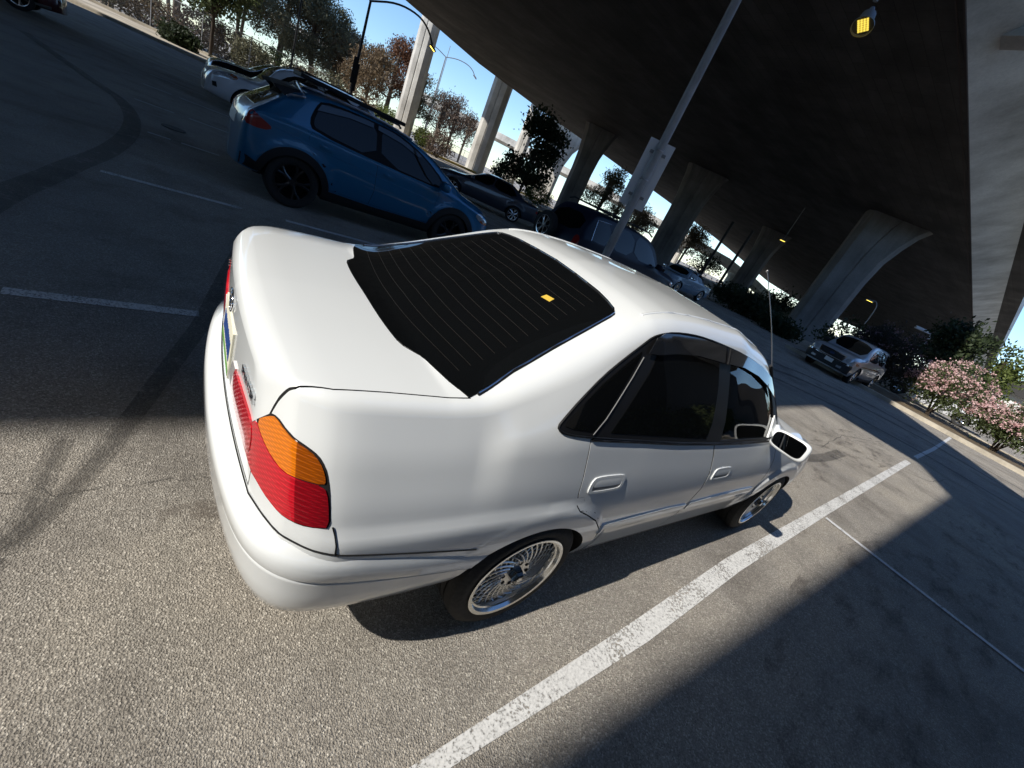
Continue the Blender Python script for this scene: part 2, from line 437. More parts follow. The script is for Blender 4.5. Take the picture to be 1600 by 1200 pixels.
M_ALU=mat('polished_rim',(.74,.74,.72),.17,metal=1)
M_SPOKE=mat('silver_spoke',(.72,.72,.71),.34,metal=.9)
M_RED=mat('red_lens',(.60,.010,.022),.12,coat=1)
M_AMBER=mat('amber_lens',(.78,.20,.006),.12,coat=1)
M_CLEARL=mat('clear_lens',(.75,.72,.70),.08,coat=1)
M_INT=mat('interior_grey',(.045,.043,.042),.75)
M_SMOKE=mat('smoked_acrylic',(.012,.014,.018),.07,coat=1)
M_MIRROR=mat('mirror_glass',(.75,.77,.78),.02,metal=1)
M_GREYTRIM=mat('grey_plastic',(.20,.20,.20),.5)
def tyre_mat():
    m=mat('tyre_rubber',(.020,.020,.020),.78)
    if not m.get('b'):
        m['b']=1; N,L,B=nodes(m); n=noise(m,60,3,.6,objcoord(m)); r=ramp(m,n.outputs[0],[(.3,(.012,.012,.012)),(.75,(.036,.034,.031))]); L.new(r.outputs[0],B.inputs[0])
    return m
def lens_lines(m,sx,sy,sz):
    """moulded ribs of a lamp lens"""
    N,L,B=nodes(m); mp=nnew(m,'ShaderNodeMapping'); mp.inputs['Scale'].default_value=(sx,sy,sz); L.new(objcoord(m),mp.inputs[0])
    w=nnew(m,'ShaderNodeTexWave',wave_type='BANDS',bands_direction='Z'); w.inputs['Scale'].default_value=1; w.inputs['Distortion'].default_value=0; L.new(mp.outputs[0],w.inputs[0])
    w2=nnew(m,'ShaderNodeTexWave',wave_type='BANDS',bands_direction='DIAGONAL'); w2.inputs['Scale'].default_value=.8; L.new(mp.outputs[0],w2.inputs[0])
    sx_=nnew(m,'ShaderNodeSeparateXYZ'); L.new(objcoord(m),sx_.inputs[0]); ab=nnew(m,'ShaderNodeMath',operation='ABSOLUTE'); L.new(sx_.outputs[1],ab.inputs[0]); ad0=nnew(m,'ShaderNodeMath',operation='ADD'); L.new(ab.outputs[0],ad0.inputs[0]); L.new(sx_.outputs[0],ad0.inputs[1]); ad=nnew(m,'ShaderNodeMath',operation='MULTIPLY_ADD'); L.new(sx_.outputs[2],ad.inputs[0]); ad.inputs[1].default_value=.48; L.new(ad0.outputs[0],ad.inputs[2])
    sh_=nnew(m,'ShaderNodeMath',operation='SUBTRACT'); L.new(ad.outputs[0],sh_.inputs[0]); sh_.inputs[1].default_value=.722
    side_shade=ramp(m,sh_.outputs[0],[(.5,(1,1,1)),(.504,(.42,.36,.40))])  # lens past the corner coloured darker, as shade on the side-facing part
    c=B.inputs[0].default_value[:3]; a=nnew(m,'ShaderNodeMath',operation='MULTIPLY'); L.new(w.outputs[1],a.inputs[0]); L.new(w2.outputs[1],a.inputs[1])
    r=ramp(m,a.outputs[0],[(0,tuple(x*.72 for x in c)),(.8,tuple(min(1,x*1.15) for x in c))]); L.new(mixc(m,r.outputs[0],side_shade.outputs[0],1.0,'MULTIPLY'),B.inputs[0]); bump(m,a.outputs[0],.25,.002)
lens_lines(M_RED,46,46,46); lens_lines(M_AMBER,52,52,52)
def clear_glass():
    if 'clear_glass' in MATS: return MATS['clear_glass']
    m=mat('clear_glass',(1,1,1)); N=m.node_tree.nodes; L=m.node_tree.links; N.remove(N['Principled BSDF'])
    t=N.new('ShaderNodeBsdfTransparent'); t.inputs[0].default_value=(.50,.56,.55,1); g=N.new('ShaderNodeBsdfGlossy'); g.inputs['Roughness'].default_value=.02
    f=N.new('ShaderNodeFresnel'); f.inputs[0].default_value=1.5; x=N.new('ShaderNodeMixShader')
    L.new(f.outputs[0],x.inputs[0]); L.new(t.outputs[0],x.inputs[1]); L.new(g.outputs[0],x.inputs[2]); L.new(x.outputs[0],N['Material Output'].inputs[0]); return m
def on_surf(surf,q,frame,off=0):
    o,u,v,d=FRAMES[frame]; p,n=surf.cast(o+u*q[0]+v*q[1],d)
    if p is None: p,n=surf.near(o+u*q[0]+v*q[1]+d*2.2)
    return p+n*off,n
def bead(name,surf,pts,frame,r,m,parent,off=0,res=.02,closed=False,seg=6,sm=0):
    P=[on_surf(surf,q,frame,off)[0] for q in dens(smooth_poly(pts,sm,closed) if sm else pts,res,closed)]
    if closed: P.append(P[0])
    bm=bmesh.new(); tube(bm,P,r,seg); return bmo(name,bm,m,parent,smooth=True,angle=60)
def beads(name,surf,lines,frame,r,m,parent,off=0,res=.03,seg=4):
    bm=bmesh.new()
    for pts in lines: tube(bm,[on_surf(surf,q,frame,off)[0] for q in dens(pts,res,False)],r,seg)
    return bmo(name,bm,m,parent,smooth=True,angle=60)
def text_mesh(body,size,depth=.002,bold=0,spacing=1.0):
    c=bpy.data.curves.new('t','FONT'); c.body=body; c.size=size; c.extrude=depth; c.offset=bold; c.align_x='CENTER'; c.align_y='CENTER'; c.space_character=spacing; c.resolution_u=3
    o=bpy.data.objects.new('t',c); COL.objects.link(o); dg=bpy.context.evaluated_depsgraph_get(); dg.update()
    me=bpy.data.meshes.new_from_object(o.evaluated_get(dg)); bpy.data.objects.remove(o); bpy.data.curves.remove(c); return me
def wheel(parent,x,y,z,R,rr,w,side,rim_fn,rim_m,tyre_m=None,seg=56,dish=.05):
    """side=-1: outer face towards -y"""
    e=empty('wheel',(x,y,z)); e.parent=parent
    bm=bmesh.new(); s=side; h=w/2; sh=.012
    prof=[(rr-.012,-s*h*.86),(rr+.006,-s*h*.93),(rr+(R-rr)*.45,-s*h),(R-.03,-s*h*.97),(R-.006,-s*h*.80),(R,-s*h*.6)]
    grooves=[]
    for k in (-.33,0,.33): grooves+=[(R,-s*h*(-k+.05) if False else s*h*(k-.045)),(R-.007,s*h*(k-.04)),(R-.007,s*h*(k+.04)),(R,s*h*(k+.045))]
    prof+=grooves+[(R,s*h*.6),(R-.006,s*h*.80),(R-.03,s*h*.97),(rr+(R-rr)*.45,s*h),(rr+.006,s*h*.93),(rr-.012,s*h*.86)]
    lathe_y(bm,prof,seg); bmo('tyre',bm,tyre_m or tyre_mat(),e,smooth=True,angle=28)
    rim_fn(e,rr,h,s,rim_m); return e
def mesh_rim(e,rr,h,s,m):
    f=s*h
    bm=bmesh.new()
    lathe_y(bm,[(rr+.004,f*.94),(rr+.006,f*1.0),(rr-.002,f*1.02),(rr-.010,f*.99),(rr-.014,f*.84),(rr-.020,f*.80),(rr-.026,f*.50),(rr-.034,f*.1),(rr-.034,-f*.8),(rr-.005,-f*.9)],72)
    rm=bmo('rim',bm,M_ALU,e,smooth=True,angle=40)
    bm=bmesh.new(); r0,r1=.068,rr-.024; n=26
    for k in range(n):
        for sg in (-1,1):
            for lay in (0,):
                pts=[]
                for i in range(7):
                    t=i/6; r=r0+(r1-r0)*t; a=2*math.pi*k/n+sg*(.78*t); yy=f*(.74-.15*t**1.6)+(.004 if sg>0 else 0)*s
                    pts.append((r*math.cos(a),yy,r*math.sin(a)))
                tube(bm,pts,.0036,5)
    bmo('spoke_mesh',bm,M_SPOKE,rm,smooth=True,angle=60)
    bm=bmesh.new(); lathe_y(bm,[(.0001,f*.72),(.045,f*.74),(.078,f*.78),(.082,f*.74),(.082,f*.50),(.0001,f*.50)],40); 
    for k in range(8):
        a=2*math.pi*k/8; lathe_y(bm,[(.0001,f*.782),(.0085,f*.786),(.0085,f*.70)],10,(.060*math.cos(a),0,.060*math.sin(a)),mi=1)
    bmo('hub_plate',bm,[M_SPOKE,M_GAP],rm,smooth=True,angle=30)
    bm=bmesh.new(); lathe_y(bm,[(.0001,f*1.10),(.018,f*1.10),(.026,f*1.06),(.032,f*.95),(.034,f*.76),(.034,f*.6)],6); bmo('hex_cap',bm,mat('black_cap',(.01,.01,.01),.25,coat=1),rm)
    bm=bmesh.new(); lathe_y(bm,[(.0001,f*1.105),(.012,f*1.107),(.012,f*1.08)],20); bmo('cap_emblem',bm,M_CHROME,rm)
    bm=bmesh.new(); lathe_y(bm,[(rr-.04,-f*.55),(.0,-f*.55)],40); bmo('brake_shadow_disc',bm,mat('brake_iron',(.03,.028,.026),.6),rm)
    bm=bmesh.new(); lathe_y(bm,[(.12,-f*.05),(.12,-f*.12),(.05,-f*.12),(.05,-f*.05)],40,close=True); bmo('brake_disc',bm,mat('brake_steel',(.16,.15,.14),.4,metal=.8),rm)
def txt_on(name,surf,body,frame,cx,cy,size,m,parent,flip=False,depth=.002,off=.001,sx=1.0,bold=.0):
    me=text_mesh(body,size,depth,bold); o,u,v,d=FRAMES[frame]
    for vt in me.vertices:
        p,n=on_surf(surf,(cx+vt.co.x*sx*(-1 if flip else 1),cy+vt.co.y),frame,off+vt.co.z+depth); vt.co=p
    if flip: me.flip_normals()
    me.name=name; ob=link(name,me,None,parent); me.materials.clear(); me.materials.append(m); return ob

AER_TIP=(1.83,-.60,1.705)
def build_hero():
    car=empty('parked_car',(0,0,0),0,'sunlit white saloon with black rear glass and silver mesh wheels, nearest the camera','car')
    bm=loft_body(H_ROWS,scale=H_SCALE,bul=H_BUL,arches=H_ARCH,ns=10,step=.020,capn=20,flare=.016,flw=.10,skirt=(.695,.05,.9))
    S=Surf(bm); body=to_obj(bm,'body',M_WHITE); body.parent=car
    # wheel openings
    for (ax,az,rx,rz) in H_ARCH:
        for sd in (-1,1):
            pb=poly_prism(ellipse(ax,az,rx,rz,64),'R' if sd<0 else 'L',1.8,2.46)
            boolean(body,to_obj(pb,'c',M_GAP))
    # cabin hollow
    hb=bmesh.new()
    for z,xa,xb,yy in ((.42,1.2,2.95,.66),(.86,1.02,3.0,.715),(.97,1.06,2.90,.690),(1.30,1.46,2.40,.515)):
        for x in (xa,xb):
            for y in (-yy,yy): hb.verts.new((x,y,z))
    bmesh.ops.convex_hull(hb,input=hb.verts); bmesh.ops.recalc_face_normals(hb,faces=hb.faces)
    boolean(body,to_obj(hb,'c',M_INT))
    fwin=[(2.0935,0.9085),(2.0888,1.0017),(2.0553,1.0947),(2.0242,1.1824),(1.9944,1.2716),(1.9817,1.3185),(2.1336,1.3084),(2.3542,1.2728),(2.5053,1.2313),(2.6412,1.1732),(2.7637,1.067),(2.8228,0.9702),(2.8203,0.9008)]
    for fr in 'RL': boolean(body,to_obj(poly_prism(fwin,fr,1.8,2.75),'c',M_BLACKTRIM))
    wind=[(2.53,-.46),(2.47,0),(2.53,.46),(3.02,.60),(3.10,0),(3.02,-.60)]
    boolean(body,to_obj(poly_prism(smooth_poly(wind,2),'T',2.4,3.02),'c',M_BLACKTRIM))
    # boot lid
    def lidpoly(g):
        r=[(-.2,-0.575+g),(0.07,-0.575+g),(0.0896,-0.5839+g),(0.1157,-0.6029+g),(0.1923,-0.6285+g),(0.318,-0.6358+g),(0.4634,-0.6483+g),(0.5714,-0.6603+g)]
        f=[(0.5436-g,-0.5975),(0.5228-g,-0.5134),(0.5082-g,-0.4336),(0.4857-g,-0.4063),(0.4551-g,-0.3646),(0.4443-g,-0.2667),(0.4394-g,-0.153),(0.4394-g,0)]
        h=r[:-1]+[tuple(q) for q in smooth_poly(r[-1:]+f,1,False)]; return h+[(x,-y) for x,y in h[-2::-1]]
    lid=body.copy(); lid.data=body.data.copy(); COL.objects.link(lid); lid.name='boot_lid'; lid.data.name='boot_lid'
    boolean(lid,to_obj(poly_prism(lidpoly(.005),'T',2.5,3.35),'c',M_GAP),'INTERSECT')
    boolean(body,to_obj(poly_prism(lidpoly(0),'T',2.5,3.355),'c',M_GAP))
    # doors
    rd=[(1.048,.948),(1.063,.877),(1.08,.795),(1.09,.723),(1.115,.662),(1.136,.641),(1.197,.612),(1.282,.564),(1.353,.497),(1.40,.40),(1.425,.27),(2.118,.265),(2.122,.38),(2.125,.473),(2.131,.54),(2.148,.621),(2.139,.713),(2.094,.814),(2.045,.893),(1.67,.909),(1.355,.929)]
    fd=[(2.045,.893),(2.094,.814),(2.139,.713),(2.148,.621),(2.131,.54),(2.125,.473),(2.122,.38),(2.118,.265),(2.96,.262),(3.03,.34),(3.06,.45),(3.06,.60),(3.03,.75),(2.96,.868),(2.80,.880),(2.395,.884)]
    both=rd[:12]+fd[8:]+rd[19:]
    for poly in (both,):
        boolean(body,to_obj(patch(S,poly,'R',off=.015,thick=.016,res=.05),'c',M_GAP))
    door_r=patch_obj('door',S,inset(dens(rd,.05),.0054),'R',M_WHITE,car,off=0,thick=.012,res=.02)
    door_f=patch_obj('door',S,inset(dens(fd,.05),.0054),'R',M_WHITE,car,off=0,thick=.012,res=.02)
    fix_normals(body,S); fix_normals(lid,S); lid.parent=car
    # handles
    for dr,c in ((door_r,(1.245,.752)),(door_f,(2.292,.707))):
        w,h=.108,.040
        ov=[(c[0]+w*a,c[1]+h*b) for a,b in ((-1,-.6),(-.86,-.95),(.86,-.9),(1,-.5),(.97,.55),(.83,.95),(-.72,1),(-.95,.6))]
        ov=smooth_poly(ov,2); iv=[(c[0]+(x-c[0])*.83,c[1]+(y-c[1])*.70) for x,y in ov]
        hd=patch_obj('door_handle',S,ov,'R',M_WHITE,dr,off=.0045,thick=.008,res=.012,holes=[iv])
        patch_obj('handle_recess',S,[(c[0]+(x-c[0])*.85,c[1]-.012+(y-c[1])*.45) for x,y in ov],'R',M_GREYTRIM,dr,off=.0012,thick=.004,res=.012)
        patch_obj('handle_grip',S,[(c[0]+.004+(x-c[0])*.82,c[1]+.009+(y-c[1])*.48) for x,y in ov],'R',M_WHITE,dr,off=.004,thick=.006,res=.012,dome=.003)
    # side mouldings
    ml=[[(1.362,.452),(1.372,.497),(1.40,.508),(2.10,.520),(2.112,.478),(2.105,.452)],[(2.136,.452),(2.132,.500),(2.150,.520),(2.98,.530),(3.015,.495),(3.01,.455)]]
    for dr,p in zip((door_r,door_f),ml): patch_obj('side_moulding',S,smooth_poly(p,1),'R',M_WHITE,dr,off=.007,thick=.009,res=.025,dome=.006)
    # window surround and glass, right
    dlo=[(0.8811,0.9838),(0.8951,0.9692),(0.9345,0.9609),(1.049,0.9535),(1.3543,0.9353),(1.6692,0.9153),(1.9929,0.9003),(2.3972,0.8884),(2.8022,0.8854),(2.9178,0.9468),(2.872,1.052),(2.735,1.155),(2.5682,1.2417),(2.3792,1.2926),(2.1323,1.3274),(1.9102,1.3441),(1.7196,1.3538),(1.5827,1.3533),(1.4492,1.3435),(1.369,1.3282),(1.3078,1.3089),(1.263,1.2804),(1.1595,1.2153),(1.0612,1.1495),(0.9636,1.0676),(0.9038,1.0084)]
    dlo=smooth_poly(dlo,1)
    qg=[(0.9122,0.9866),(0.9478,0.9793),(1.0483,0.9729),(1.0913,1.0138),(1.1425,1.088),(1.1986,1.1638),(1.2511,1.2389),(1.2524,1.2539),(1.1566,1.1922),(1.0596,1.1262),(0.9641,1.045),(0.9163,1.0021)]
    rg=[(1.1484,0.9688),(1.2005,1.0319),(1.2542,1.1028),(1.313,1.1835),(1.3515,1.2539),(1.3723,1.2989),(1.476,1.3221),(1.6747,1.3308),(1.859,1.3256),(1.8753,1.2587),(1.9037,1.1774),(1.9242,1.0927),(1.9395,1.0016),(1.9263,0.9226),(1.5983,0.9446)]
    for fr in 'RL':
        fl=patch_obj('window_frame',S,dlo,fr,M_BLACKTRIM,car,off=.0035,thick=.008,res=.02,holes=[fwin])
        patch_obj('quarter_window',S,qg,fr,M_TINT,car,off=.0055,thick=.004,res=.03)
        patch_obj('side_window',S,rg,fr,M_TINT,car,off=.0055,thick=.004,res=.03)
        patch_obj('side_window',S,inset(fwin,-.004),fr,clear_glass(),car,off=-.004,thick=.004,res=.05)
        bead('window_trim',S,[(1.0507,0.9627),(1.1062,1.0178),(1.1605,1.09),(1.2185,1.1677),(1.2653,1.2358)],fr,.0024,mat('dull_trim',(.16,.16,.16),.4),fl,off=.006)
        bead('window_trim',S,dlo[5:]+dlo[:5],fr,.0045,M_BLACKTRIM,fl,off=.002,closed=True)
        v1=[(1.2826,1.2518),(1.3217,1.3077),(1.3705,1.3293),(1.4688,1.3391),(1.6678,1.3465),(1.8948,1.3389),(1.9072,1.2717),(1.6432,1.2797),(1.4616,1.2698),(1.3436,1.2529)]
        v2=[(1.9199,1.3378),(2.1321,1.3234),(2.375,1.2896),(2.5667,1.2388),(2.6707,1.163),(2.7083,1.1278),(2.5277,1.1938),(2.355,1.2387),(2.1361,1.2685),(1.932,1.2717)]
        for v in (v1,v2): patch_obj('rain_visor',S,v,fr,M_SMOKE,car,off=.016,thick=.003,res=.03)
        bm=bmesh.new()
        for x,za,zb in ((1.938,1.27,1.337),): 
            a=on_surf(S,(x,za),fr,.016)[0];b=on_surf(S,(x,zb),fr,.016)[0]; tube(bm,[a,(a+b)/2,b],.008,6)
        bmo('visor_clip',bm,M_BLACKTRIM,car)
        bead('belt_moulding',S,[(1.06,.945),(1.355,.929),(1.67,.909),(2.04,.894),(2.40,.883),(2.80,.880)],fr,.007,M_BLACKTRIM,car,off=.0)
    # windscreen
    patch_obj('windscreen',S,inset(smooth_poly(wind,2),-.01),'T',clear_glass(),car,off=-.004,thick=.005,res=.08)
    # rear glass
    rb=[(0.5651,-0.6579),(0.5407,-0.5925),(0.5219,-0.5134),(0.5071,-0.4337),(0.4845,-0.4048),(0.455,-0.3627),(0.4433,-0.2667),(0.4385,-0.153),(0.4374,0)]
    rt=[(0.6028,-0.6425),(0.7418,-0.5894),(0.8997,-0.5498),(1.0739,-0.5117),(1.1727,-0.4889),(1.2005,-0.479),(1.217,-0.4534),(1.2286,-0.3989),(1.2388,-0.3247),(1.2472,-0.1542),(1.2478,0)]
    rb=[tuple(q) for q in smooth_poly(rb,1,False)]; rear=[(x,y) for x,y in rb[::-1]]+rt; rear=rear+[(x,-y) for x,y in rear[-2:0:-1]]
    rg_=patch_obj('rear_window',S,rear,'T',M_TINT,car,off=.002,thick=.006,res=.035)
    tr=rt+[(x,-y) for x,y in rt[-2::-1]]
    bead('glass_trim',S,tr,'T',.0045,M_CHROME,rg_,off=.003,res=.03)
    bead('glass_seal',S,[(x-.004,y*1.012) for x,y in tr],'T',.004,M_BLACKTRIM,rg_,off=.001,res=.03)
    lines=[]
    for k in range(14):
        t=(k+.6)/14; lines.append([(   .50+.68*t+.10*(abs(y)/.6)**2*(.7-.6*t)*1.0, y*(1-.30*t)) for y in np.linspace(-.54,.54,15)])
    beads('heater_line',S,lines,'T',.0005,mat('heater_wire',(.030,.024,.020),.5),rg_,off=.0024,res=.05,seg=4)
    patch_obj('sticker',S,[(1.0122,-0.265),(1.039,-0.2596),(1.0488,-0.3022),(1.0223,-0.3113)],'T',mat('yellow_sticker',(.62,.42,.06),.5),rg_,off=.003,thick=.001,res=.02)
    # tail lamps wrapping the corners
    def tz(L): return [(.70711*(x-y),z) for x,y,z in L]
    LP=[(.076,-.574,.889),(.088,-.601,.897),(.103,-.641,.889),(.12,-.676,.882),(.142,-.699,.876),(.165,-.717,.867),(.182,-.734,.846),(.194,-.746,.818),(.210,-.763,.768),(.224,-.783,.696),(.196,-.775,.691),(.157,-.752,.684),(.128,-.726,.687),(.106,-.694,.690),(.089,-.651,.693),(.071,-.598,.700),(.058,-.535,.708),(.051,-.466,.712),(.048,-.429,.722)]
    full=tz(LP); AM=[(.062,-.545,.848),(.074,-.588,.818),(.090,-.635,.803),(.112,-.682,.797),(.150,-.715,.800)]
    amb=tz(AM[::-1])
    outer=tz(LP[:8]); outer[0]=(outer[0][0]+.004,outer[0][1])
    amber=[(t-.003,z-.003) for t,z in outer]+[(outer[-1][0]-.003,.804)]+amb
    amber[0]=(amber[0][0]+.006,amber[0][1])
    red=[(x,z-.003) for x,z in amb[::-1]]+[(outer[-1][0]-.001,.801)]+[(t-.003,z) for t,z in tz(LP[8:10])]+[(t,z+.003) for t,z in tz(LP[10:])]+tz([(.056,-.516,.812)])
    for fr in 'CD':
        patch_obj('lamp_seal',S,smooth_poly(inset(full,-.0012),1),fr,M_GAP,car,off=.0012,thick=.01,res=.025)
        tl=empty('tail_lamp',(.1,-.7 if fr=='C' else .7,.78)); tl.parent=car; par=Matrix.Translation((-.1,.7 if fr=='C' else -.7,-.78))
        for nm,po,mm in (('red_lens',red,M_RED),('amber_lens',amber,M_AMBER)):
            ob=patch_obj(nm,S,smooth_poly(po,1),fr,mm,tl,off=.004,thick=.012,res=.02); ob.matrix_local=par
    # lid lamps, plate, emblem and lettering on the rear face
    for sg in (1,-1):
        g=[(-.235,.735),(-.250,.790),(-.270,.812),(-.40,.820),(-.520,.818),(-.545,.790),(-.548,.740),(-.52,.722),(-.40,.724),(-.26,.726)]
        patch_obj('lid_lamp',S,[(y*sg,z) for y,z in smooth_poly(g,1)],'B',M_RED,lid,off=.006,thick=.012,res=.02,dome=.003)
        w=[(-.170,.742),(-.200,.800),(-.215,.812),(-.262,.812),(-.246,.780),(-.231,.730),(-.18,.728)]
        patch_obj('reverse_lamp',S,[(y*sg,z) for y,z in w],'B',M_CLEARL,lid,off=.005,thick=.01,res=.02)
    bm=bmesh.new(); box(bm,-.006,.002,-.155,.155,.705,.868,bev=.003); pl=bmo('number_plate',bm,mat('plate_white',(.75,.72,.58),.4),lid); pl.location=(.032,0,0)
    bm=bmesh.new(); rng=random.Random(5)
    for k in range(7):
        y0=-.13+k*.038; box(bm,-.0078,-.0062,y0,y0+.009,.755,.82); box(bm,-.0078,-.0062,y0+.018,y0+.026,.755,.82); box(bm,-.0077,-.0061,y0+.009,y0+.018,.755+.03*(k%3),.763+.03*(k%3))
    bmo('plate_digits',bm,mat('plate_blue',(.02,.07,.30),.5),pl)
    bm=bmesh.new(); box(bm,-.0072,-.0064,-.15,.15,.712,.735); bmo('plate_band',bm,mat('plate_green',(.12,.30,.06),.5),pl)
    for fl in (True,):
        txt_on('badge_letters',S,'SPRINTER','B',-.432,.877,.0345,M_CHROME,lid,flip=True,depth=.003,sx=1.05,bold=.0007)
        txt_on('badge_letters',S,'SE','B',.43,.880,.036,M_CHROME,lid,flip=True,depth=.003,sx=1.05,bold=.0007)
    bm=bmesh.new()
    def ring(cy,cz,ry,rz,r,nn=36):
        tube(bm,[on_surf(S,(cy+ry*math.cos(2*math.pi*k/nn),cz+rz*math.sin(2*math.pi*k/nn)),'B',.004)[0] for k in range(nn+1)],r,6,cap=False)
    ring(0,.912,.052,.034,.0035); ring(0,.923,.030,.012,.003); ring(0,.912,.015,.032,.003)
    bmo('emblem',bm,M_CHROME,lid,smooth=True,angle=60)
    # rear bumper, swept round the tail
    path=[(-.018,0),(-.016,-.2),(.000,-.41),(.026,-.589),(.058,-.70),(.105,-.770),(.165,-.812),(.25,-.834),(.40,-.846),(.55,-.852),(.80,-.853)]
    path=path[::-1]+[(x,-y) for x,y in path[1:]]
    P=dens(smooth_poly(path,2,False),.02,False); n=len(P)
    prof=[(-.10,.640),(-.055,.632),(-.040,.622),(-.014,.604),(-.004,.592),(.0,.578),(.0,.536),(-.003,.531),(-.0065,.527),(-.004,.521),(-.005,.515),(-.008,.46),(-.018,.40),(-.036,.345),(-.062,.312),(-.10,.300),(-.16,.33),(-.16,.60)]
    bm=bmesh.new(); rings=[]
    for i,p in enumerate(P):
        t=(P[min(i+1,n-1)]-P[max(i-1,0)]).normalized(); nrm=Vector((t.y,-t.x)) 
        if nrm.dot(Vector((p.x-1.2,p.y)))<0: nrm=-nrm
        k=min(1,max(0,(p.x-.06)/.70)); top=-.105*k**1.3; led=1-.75*min(1,max(0,(p.x-.05)/.25))
        ring_=[]
        for d,z in prof:
            zz=z+top*max(0,min(1,(z-.36)/.2)); dd=d
            if -.06<=d and z>.58: dd=d*led-.0
            ring_.append(bm.verts.new((p.x+nrm.x*dd,p.y+nrm.y*dd,zz)))
        rings.append(ring_)
    m_=len(prof)
    for a,b in zip(rings[:-1],rings[1:]):
        for j in range(m_): bm.faces.new((a[j],a[(j+1)%m_],b[(j+1)%m_],b[j]))
    bm.faces.new(rings[0][::-1]); bm.faces.new(rings[-1]); bmesh.ops.recalc_face_normals(bm,faces=bm.faces)
    bp=to_obj(bm,'rear_bumper',M_WHITE); bp.parent=car
    jl=[]
    for p in P[6:-6]:
        k=min(1,max(0,(p.x-.06)/.70)); q,n_=S.near(Vector((p.x+.03,p.y*.985,.634-.105*k**1.3))); jl.append(q+n_*.0005)
    b2=bmesh.new(); tube(b2,jl,.0028,6); bmo('bumper_joint',b2,M_GAP,bp)
    for fr in 'RL': beads('corner_seam',S,[[(.222,.697),(.230,.675),(.236,.650),(.239,.618)]],fr,.0026,M_GAP,car,off=.0012,res=.008)
    for fr in 'RL': boolean(bp,to_obj(poly_prism(ellipse(*H_ARCH[0],64),fr,1.8,2.8),'c',M_GAP))
    sharp(bp.data,40)
    # wheels
    for (ax,az,rx,rz) in H_ARCH:
        for sd in (-1,1): wheel(car,ax+.005,sd*.757,.292,.292,.213,.195,sd,mesh_rim,M_ALU,seg=72)
    # mirror
    for sd in (-1,):
        mr=empty('door_mirror',(2.83,-.80,.93)); mr.parent=car
        b=bmesh.new(); bmesh.ops.create_uvsphere(b,u_segments=32,v_segments=20,radius=1)
        for v in b.verts:
            x,y,z=v.co; q=lambda a:math.copysign(abs(a)**.55,a)
            v.co=(.055*q(x) if x>0 else .035*q(x),.115*q(y),.066*q(z)*(1-.12*y))
        bmesh.ops.bisect_plane(b,geom=b.verts[:]+b.edges[:]+b.faces[:],plane_co=(-.030,0,0),plane_no=(1,0,0),clear_inner=True)
        bmesh.ops.edgeloop_fill(b,edges=[e for e in b.edges if e.is_boundary])
        MM=Matrix.Translation((.03,-.072,-.008))@Matrix.Rotation(rad(2),4,'Z')@Matrix.Rotation(rad(13),4,'Y')@Matrix.Rotation(rad(-3),4,'X')
        bmesh.ops.transform(b,matrix=MM,verts=b.verts); sh=bmo('mirror_shell',b,M_WHITE,mr,smooth=True,angle=45)
        g=bmesh.new(); ol=[(math.copysign(abs(math.cos(a))**.5,math.cos(a))*.094,math.copysign(abs(math.sin(a))**.5,math.sin(a))*.050) for a in np.linspace(0,2*math.pi,40,endpoint=False)]
        vs=[g.verts.new((-.0325,y,z*(1-.1*y/.1))) for y,z in ol]; g.faces.new(vs); r=bmesh.ops.extrude_face_region(g,geom=g.faces[:]); bmesh.ops.translate(g,vec=(.004,0,0),verts=[v for v in r['geom'] if isinstance(v,bmesh.types.BMVert)])
        bmesh.ops.transform(g,matrix=MM,verts=g.verts); bmo('mirror_glass',g,M_MIRROR,mr)
        g=bmesh.new(); tube(g,[(.06,.065,.03),(.045,.03,-.0),(.035,-.03,-.01)],[.030,.032,.03],12); bmo('mirror_arm',g,M_WHITE,mr,smooth=True)
        g=bmesh.new(); pts=[(2.755,.905),(2.88,.915),(2.86,.99),(2.80,1.03)]
        tri=patch_obj('mirror_base',S,pts,'R',M_WHITE,mr,off=.010,thick=.012,res=.03); tri.matrix_local=Matrix.Translation((-2.83,.80,-.93))
    # aerial on the right pillar
    a=S.near(Vector((2.66,-.62,1.24)))[0]; b=Vector(AER_TIP)
    d=CAM_C; bm=bmesh.new(); tube(bm,[a+Vector((.03,0,-.02)),a,a+(b-a)*.15],[.010,.011,.009],10); bs=bmo('aerial_base',bm,M_BLACKTRIM,car,smooth=True)
    bm=bmesh.new(); pts=[a+(b-a)*t+Vector((0,0,0))+Vector((0,-.012*math.sin(t*3.1),0)) for t in np.linspace(.0,1,12)]; tube(bm,pts,[.0026]*6+[.0018]*6,8); bmesh.ops.create_uvsphere(bm,u_segments=10,v_segments=8,radius=.0055,matrix=Matrix.Translation(b)); bmo('aerial',bm,mat('dull_steel',(.45,.42,.40),.35,metal=1),car,smooth=True)
    # roof drip strips
    for fr in 'T':
        for s in (1,-1): bead('roof_strip',S,[(1.30,s*.525),(1.5,s*.508),(1.8,s*.50),(2.2,s*.50),(2.6,s*.512)],fr,.006,M_WHITE,car,off=-.001)
    # interior
    bm=bmesh.new(); tube(bm,[(2.76,-.64,.79),(2.76,.64,.79)],.14,14); box(bm,2.66,2.92,-.64,.64,.55,.85,bev=.02); bmo('dashboard',bm,M_INT,car,smooth=True)
    bm=bmesh.new(); tube(bm,[Vector((2.46,.36,.86))+Vector((math.sin(a)*.06,math.cos(a)*.185,math.sin(a)*.175)) for a in np.linspace(0,2*math.pi,33)],.014,8,cap=False); tube(bm,[(2.46,.36,.86),(2.72,.36,.78)],.03,8); bmo('steering_wheel',bm,M_BLACKTRIM,car,smooth=True)
